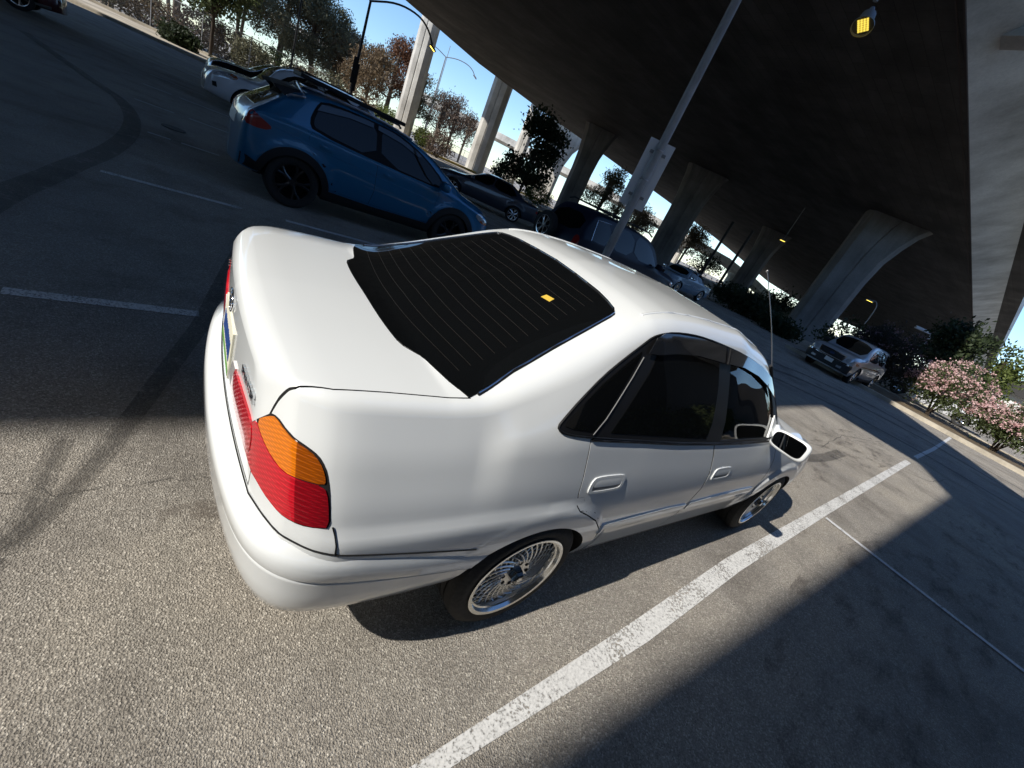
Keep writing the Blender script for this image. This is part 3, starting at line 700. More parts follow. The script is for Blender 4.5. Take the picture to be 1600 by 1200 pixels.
    for y in (-.36,.36):
        bm=bmesh.new(); box(bm,1.95,2.42,y-.24,y+.24,.42,.58,bev=.05); 
        vs=box(bm,-.07,.07,-.23,.23,0,.60,Matrix.Translation((1.98,y,.52))@Matrix.Rotation(rad(-18),4,'Y'),bev=.05); box(bm,-.045,.045,-.12,.12,.62,.78,Matrix.Translation((1.98,y,.52))@Matrix.Rotation(rad(-18),4,'Y'),bev=.04)
        bmo('seat',bm,M_INT,car,smooth=True)
    return car,S
build_hero()
# ================================================================ setting
def ground_mat():
    m=mat('worn_asphalt',(.2,.18,.16),.88,spec=.3); N,L,B=nodes(m); oc=objcoord(m)
    v=nnew(m,'ShaderNodeTexVoronoi'); v.inputs['Scale'].default_value=165; L.new(oc,v.inputs['Vector'])
    sp=nnew(m,'ShaderNodeSeparateColor'); L.new(v.outputs['Color'],sp.inputs[0])
    stone=ramp(m,sp.outputs[0],[(0,(.14,.130,.117)),(.25,(.26,.243,.220)),(.6,(.36,.338,.306)),(.85,(.49,.462,.420)),(1,(.80,.77,.71))])
    n1=noise(m,260,3,.7,oc); c=mixc(m,stone.outputs[0],ramp(m,n1.outputs[0],[(.3,(.10,.094,.086)),(.5,(.29,.272,.247)),(.72,(.55,.52,.475))]).outputs[0],.5)
    n2=noise(m,1.1,6,.65,oc); c=mixc(m,c,ramp(m,n2.outputs[0],[(.30,(.60,.58,.56)),(.5,(1.0,.99,.97)),(.72,(1.22,1.19,1.14))]).outputs[0],1.0,'MULTIPLY')
    n3=noise(m,.16,4,.6,oc); c=mixc(m,c,ramp(m,n3.outputs[0],[(.3,(.80,.80,.82)),(.65,(1.12,1.09,1.03))]).outputs[0],1.0,'MULTIPLY')
    # oil spots: scattered, stretched along the bays
    mp=nnew(m,'ShaderNodeMapping'); mp.inputs['Scale'].default_value=(.55,1.5,1); L.new(oc,mp.inputs[0])
    n4=noise(m,2.3,5,.72,mp.outputs[0]); c=mixc(m,c,(.075,.062,.05),ramp(m,n4.outputs[0],[(.63,(0,0,0)),(.74,(.62,.62,.62))]).outputs[0])
    n5=noise(m,9,3,.6,mp.outputs[0]); c=mixc(m,c,(.06,.052,.045),ramp(m,n5.outputs[0],[(.70,(0,0,0)),(.76,(.55,.55,.55))]).outputs[0])
    L.new(c,B.inputs[0])
    hb=nnew(m,'ShaderNodeMath',operation='ADD'); L.new(v.outputs['Distance'],hb.inputs[0]); L.new(n1.outputs[0],hb.inputs[1]); bump(m,hb.outputs[0],.75,.011)
    r=ramp(m,n2.outputs[0],[(.3,(.75,.75,.75)),(.7,(.92,.92,.92))]); L.new(r.outputs[0],B.inputs['Roughness'])
    return m
def paint_mat(name,col,edge=.5,scale=26,amax=1.0):
    """road paint worn through to the asphalt"""
    m=mat(name,col,.75); N,L,B=nodes(m); oc=objcoord(m)
    n=noise(m,scale,5,.7,oc); n2=noise(m,3,4,.6,oc); a=nnew(m,'ShaderNodeMath',operation='ADD'); L.new(n.outputs[0],a.inputs[0]); 
    k=nnew(m,'ShaderNodeMath',operation='MULTIPLY'); k.inputs[1].default_value=.7; L.new(n2.outputs[0],k.inputs[0]); L.new(k.outputs[0],a.inputs[1])
    r=ramp(m,a.outputs[0],[(edge+.18,(0,0,0)),(edge+.32,(amax,amax,amax))]); L.new(r.outputs[0],B.inputs['Alpha'])
    c=ramp(m,n.outputs[0],[(.3,tuple(x*.6 for x in col)),(.6,col)]); L.new(c.outputs[0],B.inputs[0]); return m
def concrete_mat(name,col,streak=(1.4,1.4,.12),stain=.5,board=0,seed=0):
    m=mat(name,col,.85,spec=.25); N,L,B=nodes(m); oc=objcoord(m)
    mp=nnew(m,'ShaderNodeMapping'); mp.inputs['Scale'].default_value=streak; mp.inputs['Location'].default_value=(seed,seed*2,0); L.new(oc,mp.inputs[0])
    n1=noise(m,1.0,6,.65,mp.outputs[0]); n2=noise(m,.35,5,.6,oc); n3=noise(m,9,4,.7,oc)
    d=tuple(c*(1-stain) for c in col); h=tuple(min(1,c*1.15) for c in col)
    c=mixc(m,ramp(m,n1.outputs[0],[(.3,d),(.55,col),(.8,h)]).outputs[0],ramp(m,n2.outputs[0],[(.3,(.62,.60,.58)),(.65,(1.08,1.07,1.05))]).outputs[0],1.0,'MULTIPLY')
    c=mixc(m,c,ramp(m,n3.outputs[0],[(.3,(.86,.86,.86)),(.7,(1.06,1.06,1.06))]).outputs[0],1.0,'MULTIPLY')
    if board:
        w=nnew(m,'ShaderNodeTexBrick'); w.inputs['Scale'].default_value=1; w.inputs['Mortar Size'].default_value=.012; w.inputs['Brick Width'].default_value=2.4; w.inputs['Row Height'].default_value=board
        w.inputs['Color1'].default_value=(1,1,1,1); w.inputs['Color2'].default_value=(.80,.79,.78,1); w.inputs['Mortar'].default_value=(.5,.49,.48,1); L.new(oc,w.inputs['Vector'])
        c=mixc(m,c,w.outputs['Color'],1.0,'MULTIPLY')
    L.new(c,B.inputs[0]); bump(m,n3.outputs[0],.25,.02); return m
M_ASPH=ground_mat()
M_LINE=paint_mat('white_road_paint',(.66,.65,.62),.505,80)
M_LINE2=paint_mat('thin_road_paint',(.66,.66,.65),.40,34)
M_SKID=paint_mat('tyre_rubber_mark',(.06,.055,.05),.46,11,.38)
M_CONC=concrete_mat('grey_concrete',(.42,.40,.36))
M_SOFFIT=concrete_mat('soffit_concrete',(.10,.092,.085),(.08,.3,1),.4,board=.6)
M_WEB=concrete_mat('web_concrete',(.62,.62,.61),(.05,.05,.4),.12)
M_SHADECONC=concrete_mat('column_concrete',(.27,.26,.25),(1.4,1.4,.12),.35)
M_KERB=concrete_mat('kerb_concrete',(.52,.47,.38),(1,1,1),.3)
M_PAVE=concrete_mat('pavement_concrete',(.50,.45,.37),(.6,.6,.6),.3)
M_STEEL=mat('galvanised_steel',(.30,.31,.32),.55,metal=.4)
M_DARKPOLE=mat('dark_pole_paint',(.012,.012,.014),.5)
M_LAMPGLOW=mat('lamp_glow',(.9,.8,.3),.3,emit=(1.0,.72,.10),estr=3.0)
M_SIGNBACK=mat('bare_sign_aluminium',(.80,.83,.86),.5,metal=.0)
# ground
g=90
bm=bmesh.new(); vs=[bm.verts.new(p) for p in ((-900,-900,0),(900,-900,0),(900,900,0),(-900,900,0))]; bm.faces.new(vs)
tag(bmo('ground',bm,M_ASPH),kind='structure')
def strip(name,L,w,z,m,ends=None,kind='structure',taper=None):
    """flat marking along a polyline"""
    P=[Vector((x,y)) for x,y in L]; n=len(P); vs=[]
    for i,p in enumerate(P):
        t=(P[min(i+1,n-1)]-P[max(i-1,0)]).normalized(); nn=Vector((-t.y,t.x)); ww=w[i] if isinstance(w,(list,tuple)) else w
        vs+=[(p.x+nn.x*ww/2,p.y+nn.y*ww/2,z),(p.x-nn.x*ww/2,p.y-nn.y*ww/2,z)]
    fs=[(2*i,2*i+1,2*i+3,2*i+2) for i in range(n-1)]
    o=mesh(name,vs,fs,m); o.data.update()
    b=bmesh.new(); b.from_mesh(o.data); bmesh.ops.recalc_face_normals(b,faces=b.faces)
    if b.faces[:] and b.faces[0].normal.z<0: bmesh.ops.reverse_faces(b,faces=b.faces)
    b.to_mesh(o.data); b.free()
    return tag(o,kind=kind)
LY=lambda y0,x: y0+.0385*x
strip('road_marking',[(-4,-1.40),(.57,-1.197),(1.75,-1.15),(2.97,-1.067),(5.26,-.992),(12,-.79)],[.05,.058,.105,.11,.10,.11],.004,M_LINE)
strip('road_marking',[(13.2,-.76),(17,-.69),(24.6,-.44)],.09,.004,M_LINE2)
strip('road_marking',[(5.18,-1.06),(5.195,-2.2),(5.205,-2.8),(5.25,-6)],[.06,.062,.065,.09],.008,M_LINE2)
strip('road_marking',[(-.84,1.65),(.02,1.68)],.085,.004,M_LINE)
strip('road_marking',[(1.0,1.72),(3.4,1.81)],.085,.004,M_LINE2)
strip('road_marking',[(-.77,4.60),(.45,4.655)],.085,.004,M_LINE)
strip('road_marking',[(.93,4.66),(4.6,4.78)],.085,.004,M_LINE2)
for k,(a,b) in enumerate(((-.57,-.30),(-.17,.32),)): strip('road_marking',[(a,LY(7.52,a)),(b,LY(7.52,b))],.08,.004,M_LINE2)
for y0,segs in ((10.4,((-.92,-.33),(-.1,.8))),(13.25,((-.97,-.45),(-.3,.9))),(16.05,((-1.0,.3),)),(18.9,((-1.05,.5),)),(21.8,((-1.1,.6),))):
    for a,b in segs: strip('road_marking',[(a,LY(y0,a)),(b,LY(y0,b))],.08,.004,M_LINE2)
# tyre marks
strip('tyre_mark',smooth_poly([(-1.2,2.2),(-1.14,3.2),(-1.04,3.8),(-.95,4.55),(-.80,5.45),(-.72,6.7),(-.75,7.85),(-.88,8.9),(-1.10,9.8),(-1.40,10.4),(-1.75,11.2),(-2.25,12.4),(-3.0,14.2)],2,False),.20,.012,M_SKID)
strip('tyre_mark',[(-2.2,-4.2),(-.75,-.75),(-.49,-.165),(-.37,.12),(-.23,.55),(.03,1.52),(.2,2.4),(.5,3.9)],[.07,.05,.05,.06,.08,.10,.12,.14],.012,M_SKID)
strip('tyre_mark',[(-.62,-.42),(-.47,-.03),(-.44,.4)],.05,.016,M_SKID)
strip('tyre_mark',[(7,3.6),(11,2.9),(12.5,2.3),(14.0,1.0),(14.6,-.5),(14.6,-3),(14.2,-6)],.22,.012,M_SKID)
strip('tyre_mark',[(7,4.3),(12,3.7),(15,2.7),(17.2,1.4),(18.0,-.4),(17.5,-2.6),(17,-6)],.30,.016,M_SKID)
strip('tyre_mark',[(9,4.9),(14,4.2),(17,3.2),(19.3,1.4),(19.8,-.6),(19.3,-2.6),(18.5,-6)],.25,.020,M_SKID)
# manhole lid on the aisle
bm=bmesh.new(); bmesh.ops.create_cone(bm,cap_ends=True,segments=28,radius1=.17,radius2=.165,depth=.012,matrix=Matrix.Translation((-.29,8.58,.008))); tag(bmo('manhole_cover',bm,mat('cast_iron',(.05,.05,.05),.6,metal=.5)),'small round iron cover in the shaded parking aisle','manhole cover')
# kerbs and pavements
def slab(name,poly,z0,z1,m): return tag(prism(name,poly,z0,z1,m),kind='structure')
KA=Vector((-40,51.5));KB=Vector((.69,34.2));KC=Vector((30,24.5))
d=(KB-KA).normalized(); nn=Vector((-d.y,d.x)); nn=nn if nn.y>0 else -nn
def off(P,k): return [(p.x+nn.x*k,p.y+nn.y*k) for p in P]
KL=[KA,KB,Vector((7,31.8))]
slab('kerb',[tuple(p) for p in KL]+off(KL,.35)[::-1],-.1,.15,M_KERB)
slab('pavement',off(KL,.36)+off(KL,1.3)[::-1],-.1,.02,mat('dark_gutter',(.03,.028,.026),.8))
slab('pavement',off(KL,1.31)+off(KL,9.5)[::-1],-.1,.13,M_PAVE)
slab('kerb',off(KL,9.51)+off(KL,9.9)[::-1],-.1,.30,M_KERB)
P1=[(12,56),(30,66),(60,84)]
slab('pavement',[(14,52),(34,61.5),(62,77),(60,84),(30,70),(10,58)],-.1,.12,M_PAVE)
slab('kerb',[(14,51.6),(34,61.1),(62,76.6),(62,77),(34,61.49),(14,51.99)],-.1,.28,mat('yellow_kerb',(.50,.38,.10),.8))
# right hand verge between the two lots
slab('kerb',[(25.0,-9),(25.0,7),(25.35,7),(25.35,-9)],-.1,.16,M_KERB)
slab('verge',[(25.36,-9),(25.36,7),(31.6,7),(31.6,-9)],-.1,.12,concrete_mat('dry_earth',(.20,.155,.10),(1.5,1.5,1),.55))
slab('kerb',[(31.61,-9),(31.61,7),(31.95,7),(31.95,-9)],-.1,.16,M_KERB)
# ---------------------------------------------------------------- the wide overpass
HS=12.0
def redge(x): return 6.9+.055*(x-18.7)
LE=[(-120,31),(-70,32),(-40,33),(-16,36),(0,44.5),(16,52.6),(28,58.6),(44,62.6),(60,65),(89,70.5),(120,78),(153,87),(200,101),(281,125),(386,141)]
RE=[(x,redge(x)) for x in (-120,-70,-40,-16,0,16,28,44,60,89,120,153,200,281,386)]
vs=[];fs=[]
NW=14
for (xl,yl),(xr,yr) in zip(LE,RE):
    row=[]
    for k in range(NW+1):
        t=k/NW; row.append((xr+(xl-xr)*t,yr+(yl-yr)*t,HS))
    base=len(vs); vs+=row
    vs+=[(xr,yr-2.05,HS+1.45),(xr,yr-3.6,HS+1.75),(xr,yr-3.6,HS+3.0),(xl,yl+1.5,HS+3.0),(xl,yl+1.5,HS+1.5)]
RN=NW+1+5
for i in range(len(LE)-1):
    a=i*RN;b=(i+1)*RN
    for k in range(NW): fs.append((a+k,b+k,b+k+1,a+k+1))
    q=NW+1
    fs.append((a,a+q,b+q,b)); fs.append((a+q,a+q+1,b+q+1,b+q)); fs.append((a+q+1,a+q+2,b+q+2,b+q+1)); fs.append((a+q+2,a+q+3,b+q+3,b+q+2)); fs.append((a+q+3,a+q+4,b+q+4,b+q+3)); fs.append((a+q+4,a+NW,b+NW,b+q+4))
fs.append(tuple(list(range(0,NW+1))+[NW+5,NW+4,NW+3,NW+2,NW+1])); e=(len(LE)-1)*RN; fs.append(tuple([e+k for k in list(range(0,NW+1))+[NW+5,NW+4,NW+3,NW+2,NW+1]][::-1]))
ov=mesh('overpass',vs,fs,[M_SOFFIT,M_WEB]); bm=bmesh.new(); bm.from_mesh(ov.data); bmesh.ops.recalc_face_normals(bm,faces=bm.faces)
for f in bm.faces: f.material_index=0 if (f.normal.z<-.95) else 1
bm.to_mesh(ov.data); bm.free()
tag(ov,'wide dark concrete road bridge spanning over the car park','bridge')
bm=bmesh.new()
for x in (21.5,): box(bm,x,x+.9,redge(x)-1.35,redge(x)-.40,HS+.45,HS+.80,bev=.03)
bmo('bearing_block',bm,M_WEB,ov)
bm=bmesh.new(); tube(bm,[(x,redge(x)+.28,HS-.012) for x in (-40,0,20,40,80,140)],.03,4); tube(bm,[(x,redge(x)+.04,HS-.006) for x in (-40,0,20,40,80,140)],.05,4); bmo('drip_strip',bm,mat('stained_edge',(.07,.055,.05),.9),ov)
# ramp bridge that shades the right half of the foreground
RP=[(-90,1.5),(-15.6,-.57),(-4,-.89),(-2.4,-.2),(-2.4,3.0),(9.9,3.4),(8.9,2.35),(1.7,-1.95),(4,-8),(14,-12),(34,-13),(60,-13),(60,-27),(-90,-27)]
tag(prism('ramp_bridge',RP,12.75,13.5,M_WEB),'lower concrete ramp bridge joining the wide overpass overhead','bridge')
# columns
def column(name,x,y,rz,wx,wy,h,label,cat='column',group=None,flare=(),m=None,groove=True,z0=0):
    """chamfered shaft, flare = list of (z, extra on -x, extra on +x) in its own frame"""
    fl=dict()
    zs=sorted({z0,h}|{z for z,_,_ in flare}|set(np.linspace(z0,h,10)))
    fz=[z0]+[z for z,_,_ in flare]; fa=[0]+[a for _,a,_ in flare]; fb=[0]+[b for _,_,b in flare]
    bm=bmesh.new(); rings=[]; c=.22*min(wx,wy)
    for z in zs:
        a=float(np.interp(z,fz,fa)) if flare else 0; b=float(np.interp(z,fz,fb)) if flare else 0
        x0,x1=-wx/2-a,wx/2+b; y0,y1=-wy/2,wy/2; g=.10; xm=(x0+x1)/2
        out=[(x0+c,y0),(xm-g,y0),(xm,y0+.09),(xm+g,y0),(x1-c,y0),(x1,y0+c),(x1,y1-c),(x1-c,y1),(xm+g,y1),(xm,y1-.09),(xm-g,y1),(x0+c,y1),(x0,y1-c),(x0,y0+c)]
        rings.append([bm.verts.new((p,q,z)) for p,q in out])
    n=len(rings[0])
    for a,b in zip(rings[:-1],rings[1:]):
        for k in range(n): bm.faces.new((a[k],a[(k+1)%n],b[(k+1)%n],b[k]))
    bm.faces.new(rings[0][::-1]); bm.faces.new(rings[-1])
    o=bmo(name,bm,m or M_SHADECONC); o.location=(x,y,0); o.rotation_euler=(0,0,rz)
    tag(o,label,cat,group)
    bm=bmesh.new()
    for z in np.arange(3.1,h-1,3.1): box(bm,-wx/2-.004,wx/2+.004,-wy/2-.004,wy/2+.004,z,z+.03)
    return o
G='columns of the road bridges'
FL=((6.5,.0,.0),(8.5,.10,.12),(10.0,.30,.42),(11.2,.45,.75),(12.02,.65,1.15))
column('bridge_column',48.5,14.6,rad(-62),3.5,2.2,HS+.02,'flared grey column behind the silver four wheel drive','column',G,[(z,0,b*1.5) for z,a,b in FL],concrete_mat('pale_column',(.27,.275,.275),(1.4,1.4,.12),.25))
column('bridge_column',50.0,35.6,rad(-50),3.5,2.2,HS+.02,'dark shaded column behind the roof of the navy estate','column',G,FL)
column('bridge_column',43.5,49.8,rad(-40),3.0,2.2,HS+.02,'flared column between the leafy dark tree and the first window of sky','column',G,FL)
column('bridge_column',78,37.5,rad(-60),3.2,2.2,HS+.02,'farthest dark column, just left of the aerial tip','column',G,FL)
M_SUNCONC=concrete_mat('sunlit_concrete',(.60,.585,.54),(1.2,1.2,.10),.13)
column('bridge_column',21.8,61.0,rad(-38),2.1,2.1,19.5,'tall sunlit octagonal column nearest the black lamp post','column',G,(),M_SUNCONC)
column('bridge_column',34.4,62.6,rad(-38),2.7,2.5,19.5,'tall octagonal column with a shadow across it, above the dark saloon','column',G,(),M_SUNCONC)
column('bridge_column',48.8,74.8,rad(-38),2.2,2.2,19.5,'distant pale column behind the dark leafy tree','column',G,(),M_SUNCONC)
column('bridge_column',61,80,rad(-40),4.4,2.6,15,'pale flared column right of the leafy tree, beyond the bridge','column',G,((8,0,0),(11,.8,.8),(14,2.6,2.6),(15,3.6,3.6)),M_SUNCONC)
tag(prism('upper_bridge',[(18.5,56.0),(34,58.4),(50,70),(64,76),(90,84),(88,95),(60,86),(46,80),(32,67),(18.5,65.5)],19.5,21.2,M_SUNCONC),'high narrow bridge carried on the tall sunlit columns','bridge')
# far flyover
FP=[(20,180,13.5),(60,138,11.5),(97,101,9.9),(112,86,8.6),(127,70.5,7.3),(134,63,5.2),(141,56,2.4),(152,45,.5)]
vs=[];fs=[]
for i,(x,y,z) in enumerate(FP): 
    for dx,dz in ((-4,-1.3),(-2.4,-1.9),(2.4,-1.9),(4,-1.3),(4,.4),(-4,.4)): vs.append((x+dx*.7,y+dx*.7,z+dz))
for i in range(len(FP)-1):
    for k in range(6): fs.append((i*6+k,i*6+(k+1)%6,(i+1)*6+(k+1)%6,(i+1)*6+k))
fs+= [tuple(range(6))[::-1],tuple(range((len(FP)-1)*6,len(FP)*6))]
fo=mesh('flyover',vs,fs,M_SUNCONC); bm=bmesh.new(); bm.from_mesh(fo.data); bmesh.ops.recalc_face_normals(bm,faces=bm.faces); bm.to_mesh(fo.data); bm.free()
tag(fo,'distant sunlit flyover seen through the gaps under the bridge','bridge')

for (x,y,z) in ((93,105,8.4),(118,80,6.4),(130,67.5,4.6)):
    bm=bmesh.new(); tube(bm,[(x,y,0),(x,y,z*.75),(x,y,z)],[1.0,1.0,1.7],10); bmo('pier',bm,M_SUNCONC,fo)
# low wall and bank in the far gap
bm=bmesh.new(); vs=[bm.verts.new(p) for p in ((70,34,0),(150,70,0),(160,50,0),(84,26,0),(150,66,3.2),(158,52,3.2))]
bmesh.ops.convex_hull(bm,input=bm.verts); tag(bmo('grass_bank',bm,concrete_mat('dry_grass',(.17,.15,.07),(1,1,1),.5)),kind='structure')
# ---------------------------------------------------------------- lamps and poles
def lamp_head(parent,loc,rz=0,s=1.0,glow=True,tilt=0,m=None):
    e=empty('lamp_head',loc,rz); e.parent=parent; e.rotation_euler=(0,tilt,rz)
    bm=bmesh.new(); 
    vs=box(bm,-.26*s,.26*s,-.16*s,.16*s,-.05*s,.07*s,bev=.04*s); 
    for v in bm.verts:
        if v.co.z>.03*s: v.co.x*=.72; v.co.y*=.7
    bmo('lamp_housing',bm,m or M_STEEL,e,smooth=True)
    bm=bmesh.new(); box(bm,-.20*s,.20*s,-.12*s,.12*s,-.062*s,-.048*s); bmo('lamp_lens',bm,M_LAMPGLOW if glow else M_CLEARL,e)
    return e
p=empty('light_pole',(5.05,3.21,0),0,'thick grey light pole rising behind the white roof','light pole')
bm=bmesh.new(); tube(bm,[(0,0,.02),(0,0,4),(0,0,6.85)],[.066,.060,.050],18); bmo('pole',bm,concrete_mat('weathered_steel',(.50,.53,.56),(4,4,1),.35),p,smooth=True)
bm=bmesh.new(); box(bm,-.22,.22,-.22,.22,0,.03,bev=.008); bmo('base_plate',bm,M_STEEL,p)
bm=bmesh.new(); tube(bm,smooth_poly([(0,0,6.6),(.25,-.01,7.25),(1.1,-.04,7.5),(2.1,-.05,7.2),(2.62,-.02,6.6),(2.72,-.04,5.98)],2,False),.035,10); bmo('arm',bm,M_STEEL,p,smooth=True)
lh=empty('lamp_head',(2.59,-.16,5.60)); lh.parent=p
bm=bmesh.new(); tube(bm,[(0,0,.46),(0,0,.30),(0,0,.28),(0,0,.05)],[.05,.06,.13,.15],14); bmo('lamp_housing',bm,M_STEEL,lh,smooth=True,angle=30)
lh.rotation_euler=Vector((0,0,-1)).rotation_difference(Vector((-.42,-.30,-.86))).to_euler()
bm=bmesh.new(); tube(bm,[(0,0,.06),(0,0,.0),(0,0,-.04)],[.15,.20,.20],20,cap=False); bmo('lamp_rim',bm,mat('clear_plastic_rim',(.30,.30,.26),.3),lh,smooth=True,angle=30)
bm=bmesh.new(); bmesh.ops.create_circle(bm,cap_ends=True,segments=20,radius=.19,matrix=Matrix.Translation((0,0,.012))); bmo('reflector',bm,mat('dark_reflector',(.10,.09,.06),.4),lh)
bm=bmesh.new()
for i in range(6):
    for j in range(4): box(bm,-.125+i*.043,-.125+i*.043+.032,-.095+j*.05,-.095+j*.05+.036,-.004,.006)
bmo('led_panel',bm,mat('led_yellow',(.9,.8,.2),.3,emit=(1.0,.74,.10),estr=.95),lh)
lh.scale=(.74,.74,.74)
for z in (2.35,2.75):
    bm=bmesh.new(); tube(bm,[Vector((math.cos(a)*.066,math.sin(a)*.066,z)) for a in np.linspace(0,2*math.pi,25)],.007,6,cap=False); bmo('strap',bm,mat('bright_strap',(.6,.6,.6),.35,metal=1),p)
# the sign hangs on the pole
sg=empty('road_sign',(5.05,3.21,2.42),0,'plain grey back of a tall sign strapped to the light pole','sign'); sg.rotation_euler=(0,0,rad(43-90))
bm=bmesh.new(); box(bm,-.19,.19,.080,.090,-.46,.46,bev=.004); bmo('sign_plate',bm,M_SIGNBACK,sg); 
for z in (-.3,.3): bm=bmesh.new(); box(bm,-.12,.12,.055,.079,z-.02,z+.02); bmo('bracket',bm,M_STEEL,sg)
def arm_lamp(x,y,h,rz,arm,label,m,r=.09,group='street lamps with two arms',boxz=None,glow=True,up=.5,drop_=1.2,s=1.0):
    e=empty('street_lamp',(x,y,0),rz,label,'street lamp',group)
    bm=bmesh.new(); tube(bm,[(0,0,0),(0,0,h*.6),(0,0,h)],[r*1.3,r,r*.8],10); bmo('pole',bm,m,e,smooth=True)
    for sd in (-1,1):
        bm=bmesh.new(); tube(bm,smooth_poly([(0,0,h-.05),(sd*arm*.35,0,h+up*.9),(sd*arm*.68,0,h+up),(sd*arm*.88,0,h+up-.25*drop_),(sd*arm,0,h+up-.7*drop_)],2,False),r*.62,8); bmo('arm',bm,m,e,smooth=True)
        lamp_head(e,(sd*arm*1.02,0,h+up-.8*drop_),0,s,glow,rad(28)*sd,m)
    if boxz:
        bm=bmesh.new(); box(bm,-.28,-.02,-.2,.2,boxz[0],boxz[1],bev=.02); box(bm,.02,.25,-.12,.12,boxz[0]-.5,boxz[1]-.4,bev=.02); bmo('cabinet',bm,m,e)
    return e
arm_lamp(10.8,44.2,9.0,rad(-14),5.4,'black two armed lamp post left of the tall sunlit column',M_DARKPOLE,.12,boxz=(2.9,4.9),up=.9,drop_=2.0,s=1.3)
arm_lamp(33,82,14.2,rad(-20),5.4,'thin grey two armed lamp post between the two tall columns',M_STEEL,.11,glow=False,up=.6,drop_=1.4,s=1.6)
for x,y,h,lab in ((6.0,43.6,6.5,'thin dark pole with a pale foot among the left trees'),(37,91.5,17.5,'thinnest bare pole beside the grey two armed lamp post'),(8.5,41.2,0,'')):
    if h: bm=bmesh.new(); tube(bm,[(x,y,0),(x,y,h*.4),(x,y,h)],[.09,.08,.06],8); tag(bmo('thin_pole',bm,M_STEEL if h>10 else M_DARKPOLE),lab,'pole')
for b,el,d,lab in ((25.39,6.3,60,'small lit lamp hanging under the dark bridge, right of the aerial tip'),(15.0,4.3,58,'small lit lamp on a thin post right of the flared grey column')):
    x=CAM_C.x+d*math.cos(rad(b)); y=CAM_C.y+d*math.sin(rad(b)); z=CAM_C.z+d*math.tan(rad(el))
    e=empty('bridge_lamp',(x,y,z),0,lab,'lamp','lit lamps under the bridge'); lamp_head(e,(0,0,0),rad(-50),1.3,True)
    bm=bmesh.new()
    if b>20: tube(bm,[(0,0,.05),(0,0,HS-z)],.03,6)
    else: tube(bm,smooth_poly([(0,0,.05),(.3,-.5,.2),(.5,-.9,-.6),(.5,-.9,-z)],2,False),.05,6)
    bmo('lamp_stem',bm,M_STEEL,e)
for x,y,lab in ((52,29.8,'left one of two dark steel posts in the gap under the bridge'),(53.4,27.7,'right one of two dark steel posts in the gap under the bridge')):
    bm=bmesh.new(); tube(bm,[(x,y,0),(x,y,8)],.17,8); tag(bmo('steel_post',bm,M_DARKPOLE),lab,'post')
e=empty('street_lamp',(44.5,5.6,0),rad(20),'pale short lamp post with two flat heads above the dark bush','street lamp')
bm=bmesh.new(); tube(bm,[(0,0,0),(0,0,4.55)],.07,8); tube(bm,[(0,-.55,4.5),(0,.55,4.5)],.04,6); bmo('pole',bm,mat('pale_pole',(.82,.82,.82),.5),e)
for y in (-.75,.75): 
    bm=bmesh.new(); box(bm,-.25,.25,y-.42,y+.42,4.46,4.66,bev=.05); bmo('lamp_head',bm,mat('pale_pole',(.82,.82,.82),.5),e)
# small house and cabinet at the right edge
e=empty('house',(58,.2,0),0,'small white house with a dark roof at the right edge','house')
bm=bmesh.new(); box(bm,-3,3,-4.5,1.5,0,3.4); bmo('wall',bm,mat('white_render',(.72,.72,.70),.8),e)
bm=bmesh.new(); vs=[bm.verts.new(p) for p in ((-3.6,-5.1,3.4),(3.6,-5.1,3.4),(3.6,2.1,3.4),(-3.6,2.1,3.4),(-3.6,-1.5,5.6),(3.6,-1.5,5.6))]; bmesh.ops.convex_hull(bm,input=bm.verts); bmo('roof',bm,mat('dark_roof',(.035,.033,.032),.7),e)
bm=bmesh.new(); box(bm,-3.04,-3.0,-3.6,-2.2,1.2,2.4); bmo('window',bm,M_TINT,e)
bm=bmesh.new(); box(bm,40,42,1.7,2.9,0,2.9,bev=.04); box(bm,39.9,42.1,1.6,3.0,2.9,3.0); tag(bmo('utility_cabinet',bm,mat('cream_steel',(.60,.58,.46),.6)),'cream utility cabinet between the pink bush and the green tree','cabinet')
# chain link fence
def mesh_mat():
    m=mat('chain_link',(.25,.25,.25),.45,metal=.6); N,L,B=nodes(m); oc=objcoord(m)
    w=[]
    for s in (1,-1):
        mp=nnew(m,'ShaderNodeMapping'); mp.inputs['Rotation'].default_value=(0,rad(45*s),0); L.new(oc,mp.inputs[0])
        t=nnew(m,'ShaderNodeTexWave',wave_type='BANDS',bands_direction='X'); t.inputs['Scale'].default_value=3.2; L.new(mp.outputs[0],t.inputs[0]); w.append(t.outputs[1])
    a=nnew(m,'ShaderNodeMath',operation='MAXIMUM'); L.new(w[0],a.inputs[0]); L.new(w[1],a.inputs[1])
    r=ramp(m,a.outputs[0],[(.90,(.02,.02,.02)),(.97,(.38,.38,.38))]); L.new(r.outputs[0],B.inputs['Alpha']); return m
M_LINK=mesh_mat(); M_POST=mat('fence_post',(.30,.30,.30),.5,metal=.4)
def fence(a,b,h,label,n):
    a=Vector(a);b=Vector(b); L=(b-a).length; e=empty('chain_link_fence',(a.x,a.y,0),math.atan2(b.y-a.y,b.x-a.x),label,'fence')
    bm=bmesh.new(); vs=[bm.verts.new(p) for p in ((0,0,.1),(L,0,.1),(L,0,h),(0,0,h))]; bm.faces.new(vs); bmo('wire_mesh',bm,M_LINK,e)
    bm=bmesh.new(); tube(bm,[(0,0,h),(L,0,h)],.03,6); bmo('top_rail',bm,M_POST,e)
    for k in range(n+1):
        bm=bmesh.new(); tube(bm,[(L*k/n,0,0),(L*k/n,0,h+.05)],.04,6); bmo('post',bm,M_POST,e)
fence((-24,56.6),(9.5,43.2),2.6,'chain link fence along the pavement in front of the left trees',11)
fence((21,68),(40,73),2.4,'chain link fence between the two tall columns',6)

